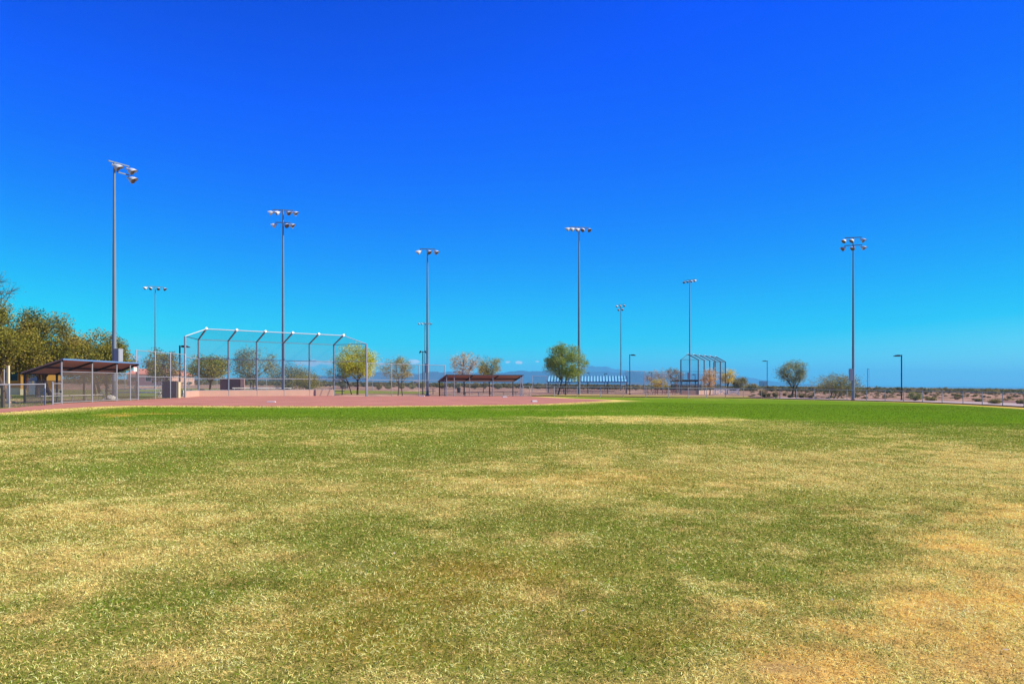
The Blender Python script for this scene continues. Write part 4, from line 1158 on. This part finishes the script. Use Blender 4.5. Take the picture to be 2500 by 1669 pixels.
tree('desert_tree', 'dark bluish green bushy tree left of the seven lamp pole', 'tree', 690, 955, 888, 648, 765, 952, GREYGREEN + [(.07, .085, .05)], 8, d=132, clumps=56, leaves=120, size=.2, sig=.09, twig=5, r=.1, fork=.5)
tree('desert_tree', 'low golden green bushy tree behind the right half of the backstop', 'tree', 748, 953, 907, 700, 792, 951, [(.28, .22, .04), (.22, .19, .04), (.17, .15, .05)], 9, d=128, clumps=40, leaves=110, size=.18, sig=.1, twig=4, r=.08, fork=.5)
tree('leafy_tree', 'bright yellow green tree at the right end of the large backstop', 'tree', 873, 962.5, 843, 818, 928, 932, YGREEN, 10, clumps=74, leaves=190, size=.15, sig=.085, twig=3, r=.13, fork=1.7, shell=.4, lumps=.25)
tree('leafy_tree', 'sparse grey green sapling just left of the bright yellow green tree', 'tree', 858, 962, 890, 790, 872, 936, GREYGREEN + YGREEN[:1], 11, clumps=34, leaves=50, size=.13, sig=.09, twig=6, r=.07, fork=1.3)
tree('leafy_tree', 'small thin yellowing tree between the backstop and the three lamp pole', 'tree', 977, 964.5, 872, 932, 1014, 934, [(.30, .27, .05), (.24, .22, .06), (.33, .26, .06), (.20, .18, .09)], 12, clumps=54, leaves=75, size=.13, sig=.085, twig=6, r=.07, trunks=((-.25, 0), (.25, .1)), fork=1.4)
tree('dry_tree', 'vase shaped tree with dry tan leaves behind the far brown dugout', 'tree', 1133, 963, 856, 1088, 1182, 928, TAN, 13, clumps=70, leaves=42, size=.13, sig=.07, twig=8, r=.10, fork=1.5, vase=.55, bark=BARKPALE, shell=.6)
tree('leafy_tree', 'green tree with grey rim right of the dry tan vase shaped tree', 'tree', 1196, 961.5, 870, 1160, 1230, 928, [(.27, .26, .05), (.20, .20, .08), (.16, .16, .11), (.30, .25, .06)], 14, clumps=56, leaves=75, size=.14, sig=.08, twig=6, r=.09, fork=1.6, vase=.4)
tree('dry_tree', 'small orange gold tree between the tan tree and the green tree', 'tree', 1180, 958, 893, 1165, 1192, 925, GOLD + ORANGE[:1], 15, d=122, clumps=22, leaves=70, size=.15, sig=.11, twig=4, r=.06, fork=2)
tree('leafy_tree', 'dense round green tree in front of the blue roofed dugout', 'tree', 1379, 963.5, 838, 1330, 1434, 929, BRIGHT, 16, clumps=92, leaves=210, size=.16, sig=.078, twig=4, r=.11, trunks=((-.95, .4), (.1, 0)), fork=2.0, shell=.45, lumps=.28, bark=BARK)
tree('dry_tree', 'leafless tan tree with golden low twigs beside the small backstop', 'tree', 1604, 960, 894, 1566, 1640, 944, TAN[2:] + DRY, 17, clumps=54, leaves=30, size=.14, sig=.08, twig=9, r=.07, fork=.7, bark=BARKPALE)
tree('dry_tree', 'golden low shrubby tree at the foot of the leafless tan tree', 'tree', 1604, 960, 924, 1582, 1636, 947, GOLD + [(.36, .29, .05)], 18, P=gp(1604, 960.5) + Vector((.3, .8, 0)), clumps=26, leaves=80, size=.15, sig=.1, twig=4, r=.06, fork=.5)
tree('dry_tree', 'grey tan twiggy tree just left of the small backstop', 'tree', 1653, 958, 893, 1622, 1676, 938, DRY + GREY, 19, d=140, clumps=46, leaves=38, size=.15, sig=.085, twig=8, r=.09, fork=1.2, bark=BARKPALE)
tree('dry_tree', 'orange leaved tree in front of the small backstop', 'tree', 1733, 963.5, 894, 1706, 1756, 950, ORANGE + TAN[:1], 20, clumps=52, leaves=48, size=.14, sig=.09, twig=6, r=.1, fork=1.2)
tree('dry_tree', 'golden yellow tree at the right end of the small backstop', 'tree', 1776, 957, 900, 1754, 1796, 938, GOLD, 22, d=150, clumps=44, leaves=80, size=.17, sig=.1, twig=4, r=.1, fork=1.4)
tree('desert_tree', 'olive bushy tree right of the golden yellow tree', 'tree', 1803, 953, 915, 1780, 1824, 951, SCRUB + GREYGREEN[:1], 23, d=175, clumps=44, leaves=80, size=.22, sig=.1, twig=4, r=.09, fork=.6)
tree('leafy_tree', 'multi stemmed grey green tree among grass clumps by the right fence', 'tree', 1938, 969.8, 878, 1890, 1990, 940, GREYGREEN, 24, clumps=76, leaves=95, size=.14, sig=.075, twig=6, r=.085, trunks=((-.35, 0), (-.05, .2), (.25, 0)), fork=1.2, lumps=.4)
tree('desert_tree', 'wide airy desert bush tree left of the six lamp pole', 'tree', 2045, 969, 903, 1982, 2112, 962, GREYGREEN + SCRUB[:2], 25, d=100, clumps=78, leaves=62, size=.14, sig=.065, twig=8, r=.07, trunks=((-1.6, 0), (-.4, .2), (.8, .1)), fork=.5, lumps=.5, bark=BARKPALE)
tree('desert_tree', 'low dark green bush under the wide airy desert bush tree', 'tree', 2045, 969.5, 928, 1990, 2108, 966, [(.15, .15, .04), (.11, .12, .04), (.19, .17, .06)], 26, d=101, clumps=46, leaves=80, size=.14, sig=.075, twig=4, r=.05, fork=.3)


def shrub(px, base_py, w_px, h_px, pal, seed, label, kind='leaf', name='desert_shrub', cat='shrub'):
    P = gp(px, base_py); s = P.y / F; w = w_px * s; h = h_px * s
    t = thing(name, label, cat, P, 0, 'shrubs and grass clumps in the desert')
    g = np.random.default_rng(seed)
    if kind == 'leaf':
        k = 22; v = g.normal(0, 1, (k, 3)); v /= np.linalg.norm(v, axis=1, keepdims=True); rad = g.uniform(.35, 1, (k, 1)) ** .5
        C = v * rad * np.array((w * .40, w * .36, h * .40)) + np.array((0, 0, h * .52)); C[:, 2] = np.maximum(C[:, 2], h * .12)
        V, F_, col = leaf_cloud(C, 90, w * .085, max(.1, w * .06), pal, seed)
        npmesh('foliage', V, F_, LEAF, t, col)
        b = MB()
        for q in C[::2]: b.tube([(q[0] * .1, q[1] * .1, -.1), (q[0] * .5, q[1] * .5, q[2] * .55), tuple(q)], [.03, .022, .012], 4, False)
        b.build('stems', BARK, t)
    else:
        n = 900; az = g.uniform(0, 6.283, n); ti = np.abs(g.normal(0, .55, n)).clip(0, 1.35); L = h * g.uniform(.75, 1.15, n)
        hx, hy = np.cos(az), np.sin(az); b0 = np.stack([hx * w * .12 * g.uniform(0, 1, n), hy * w * .12 * g.uniform(0, 1, n), 0 * hx - .05], -1)
        k = (w / 2) / max(h, .01)
        mid = b0 + np.stack([hx * np.sin(ti) * L * .5 * k, hy * np.sin(ti) * L * .5 * k, np.cos(ti) * L * .62], -1)
        tip = mid + np.stack([hx * np.sin(ti + .5) * L * .5 * k, hy * np.sin(ti + .5) * L * .5 * k, np.cos(ti + .55) * L * .42], -1)
        sd_ = np.stack([-hy, hx, 0 * hx], -1) * .018
        V = np.stack([b0 - sd_, b0 + sd_, mid + sd_, mid - sd_, tip], 1).reshape(-1, 3); o = np.arange(n) * 5
        col = np.array(pal)[g.integers(0, len(pal), n)] * g.uniform(.7, 1.3, (n, 1))
        npmesh('blades', V, [np.stack([o, o + 1, o + 2, o + 3], -1), np.stack([o + 3, o + 2, o + 4], -1)], LEAF, t, np.repeat(col, 5, 0))
    return t


TUFT = [(.55, .42, .24), (.45, .35, .19), (.34, .28, .15), (.60, .46, .28)]
DK = [(.12, .12, .05), (.16, .14, .06), (.09, .09, .04)]
for i, a in enumerate([
    (1863, 967.3, 40, 21, TUFT, 'largest tan grass clump beneath a street lamp', 'tuft', 'grass_clump', 'grass clump'),
    (1893, 967.5, 30, 13, TUFT, 'tan grass clump right of the largest clump by the street lamp', 'tuft', 'grass_clump', 'grass clump'),
    (1916, 966, 18, 9, TUFT, 'small tan grass clump left of the multi stemmed tree', 'tuft', 'grass_clump', 'grass clump'),
    (1928, 970.2, 18, 8, DK, 'low dark clump touching the left foot of the multi stemmed tree', 'tuft', 'grass_clump', 'grass clump'),
    (1957, 970.5, 26, 10, DK + TUFT[:3], 'low dark green clump right of the multi stemmed tree', 'tuft', 'grass_clump', 'grass clump'),
    (1979, 971, 22, 9, TUFT, 'low tan and dark clump between the tree and the wide bush', 'tuft', 'grass_clump', 'grass clump'),
    (1877, 968, 12, 6, DK, 'tiny dark clump between the two largest tan grass clumps', 'tuft', 'grass_clump', 'grass clump'),
    (2233, 977.3, 40, 21, [(.25, .24, .08), (.20, .20, .07), (.15, .16, .06)], 'round pale green bush right of the far right street lamp', 'leaf', 'desert_shrub', 'shrub'),
    (2272, 977, 28, 6, SCRUB, 'flat olive shrub right of the round pale green bush', 'leaf', 'desert_shrub', 'shrub'),
    (2430, 984.5, 34, 8, SCRUB, 'low olive shrub behind the fence at the right edge', 'leaf', 'desert_shrub', 'shrub'),
    (2492, 985, 22, 9, SCRUB, 'small olive shrub cut by the right edge of the picture', 'leaf', 'desert_shrub', 'shrub'),
    (2390, 979, 20, 5, SCRUB, 'tiny flat shrub on the bare ground near the right edge', 'leaf', 'desert_shrub', 'shrub'),
    (2260, 962.5, 10, 5, DK, 'small dark shrub on the pale ground above the round green bush', 'leaf', 'desert_shrub', 'shrub'),
    (924, 950.5, 20, 13, DK, 'round dark shrub on the lawn right of the yellow green tree', 'leaf', 'desert_shrub', 'shrub'),
    (948, 948.8, 18, 8, DK + SCRUB, 'low dark shrub left of the small yellowing tree', 'leaf', 'desert_shrub', 'shrub'),
    (981, 948.5, 16, 8, DK + SCRUB, 'low dark shrub behind the small yellowing tree', 'leaf', 'desert_shrub', 'shrub'),
    (1006, 949, 20, 12, GREYGREEN, 'grey shrub left of the twin headed street lamp', 'leaf', 'desert_shrub', 'shrub'),
    (1028, 946, 26, 14, SCRUB, 'olive shrub behind the twin headed street lamp', 'leaf', 'desert_shrub', 'shrub'),
    (1078, 947.5, 30, 14, SCRUB, 'broad olive shrub left of the far brown dugout', 'leaf', 'desert_shrub', 'shrub'),
    (1117, 949, 24, 15, GREYGREEN, 'grey green shrub seen through the left part of the far brown dugout', 'leaf', 'desert_shrub', 'shrub'),
    (1160, 948.5, 26, 15, SCRUB + DK, 'olive shrub seen through the middle of the far brown dugout', 'leaf', 'desert_shrub', 'shrub'),
    (1184, 948.5, 22, 15, DK, 'dark shrub seen between the trunks behind the far brown dugout', 'leaf', 'desert_shrub', 'shrub'),
    (1216, 948.8, 26, 14, GREYGREEN + DK, 'grey shrub seen through the right part of the far brown dugout', 'leaf', 'desert_shrub', 'shrub'),
    (700, 952, 30, 14, DK + GREYGREEN, 'dark grey shrub at the foot of the seven lamp pole', 'leaf', 'desert_shrub', 'shrub'),
    (757, 952, 34, 15, SCRUB, 'brown olive shrub right of the seven lamp pole', 'leaf', 'desert_shrub', 'shrub'),
    (840, 949, 24, 13, DK, 'dark shrub left of the trunk of the yellow green tree', 'leaf', 'desert_shrub', 'shrub'),
    (1832, 952, 44, 14, SCRUB, 'wide olive shrub left of the street lamp by the tan grass clumps', 'leaf', 'desert_shrub', 'shrub'),
    (1440, 949, 20, 12, SCRUB, 'olive shrub under the blue roof seen between its posts', 'leaf', 'desert_shrub', 'shrub'),
    (1483, 950, 24, 13, SCRUB, 'olive shrub under the right half of the blue roof', 'leaf', 'desert_shrub', 'shrub'),
]):
    shrub(a[0], a[1], a[2], a[3], a[4], 100 + i, a[5], a[6], a[7], a[8])

# far scrub: one mass of creosote bushes
g = np.random.default_rng(5)
protoV = []
for s in range(5):
    k = 9; v = g.normal(0, 1, (k, 3)); v /= np.linalg.norm(v, axis=1, keepdims=True)
    C = v * np.array((.36, .36, .34)) * g.uniform(.5, 1, (k, 1)) + np.array((0, 0, .52))
    V, F_, _ = leaf_cloud(C, 14, .12, .26, [(1, 1, 1)], 60 + s); protoV.append(V)
SV = []; SCc = []; cnt = 0
yy = np.concatenate([g.uniform(150, 260, 260), 228 + 420 * g.uniform(0, 1, 3000) ** 1.5, g.uniform(600, 1500, 900)])
for y in yy:
    x = g.uniform(-.86, .86) * y + g.uniform(-15, 15)
    px = 1250 + x / y * F
    if y < 230 and (px < 1050 and px > 300): continue
    if y < 200 and px < 1840: continue
    if -60 < x < -10 and y < 140: continue
    if y < 225 and fbm(np.array([x / 25]), np.array([y / 30]), 8)[0] < .55: continue
    w = g.uniform(1.0, 3.0) * (1 + y / 1600); h = min(g.uniform(.8, 1.9), w) * (1.35 if g.uniform() < .06 else 1) * (1 + y / 5000)
    V = protoV[g.integers(0, 5)]; a = g.uniform(0, 6.28); ca, sa = math.cos(a), math.sin(a)
    Vx = np.stack([(V[:, 0] * ca - V[:, 1] * sa) * w + x, (V[:, 0] * sa + V[:, 1] * ca) * w + y, V[:, 2] * h + G(x) - .05 - .25 * min(1, max(0, (y - 170) / 200))], -1)
    SV.append(Vx); p_ = np.array(SCRUB + DRY[2:] + GREYGREEN[:1])[g.integers(0, 6)] * g.uniform(.75, 1.25)
    SCc.append(np.repeat(p_ * g.uniform(.75, 1.25, (len(V) // 4, 1)), 4, 0))
for k_ in range(420):
    px = g.uniform(1830, 2640); y = g.uniform(100, 235); x = (px - 1250) / F * y
    if dist_poly(np.array([x]), np.array([y]), fnp)[0] < 9: continue
    w = g.uniform(.35, 1.3); h = w * g.uniform(.25, .55); V = protoV[g.integers(0, 5)]; a = g.uniform(0, 6.28); ca, sa = math.cos(a), math.sin(a)
    SV.append(np.stack([(V[:, 0] * ca - V[:, 1] * sa) * w + x, (V[:, 0] * sa + V[:, 1] * ca) * w + y, V[:, 2] * h + G(x) - .08], -1))
    SCc.append(np.tile(np.array(SCRUB + DRY)[g.integers(0, 7)] * g.uniform(.75, 1.25), (len(V), 1)))
SV = np.concatenate(SV); SCc = np.concatenate(SCc)
tag(npmesh('desert_scrub', SV, np.arange(len(SV)).reshape(-1, 4), LEAF, col=SCc), 'olive and brown desert scrub covering the plain to the horizon', kind='stuff')

# ------------------------------------------------------------------ haze
hb = MB(); x0, x1, y0, y1 = -9100, 9100, -450, 9900
b0 = [(x0, y0, G(x0) - 3), (x1, y0, G(x1) - 3), (x1, y1, G(x1) - 3), (x0, y1, G(x0) - 3)]
hb.add(b0 + [(x, y, z + 222) for x, y, z in b0], [(0, 3, 2, 1), (4, 5, 6, 7), (0, 1, 5, 4), (1, 2, 6, 5), (2, 3, 7, 6), (3, 0, 4, 7)])
hm = bpy.data.materials.new('haze_air'); hm.use_nodes = True; t_ = hm.node_tree; t_.nodes.remove(t_.nodes['Principled BSDF'])
pv = N(t_, 'ShaderNodeVolumePrincipled'); pv.inputs['Color'].default_value = (.15, .67, 1.0, 1); pv.inputs['Density'].default_value = 1.6e-4; pv.inputs['Anisotropy'].default_value = 0
t_.links.new(pv.outputs[0], t_.nodes['Material Output'].inputs['Volume'])
tag(hb.build('haze', hm), 'thin blue air haze over the plain', kind='stuff')
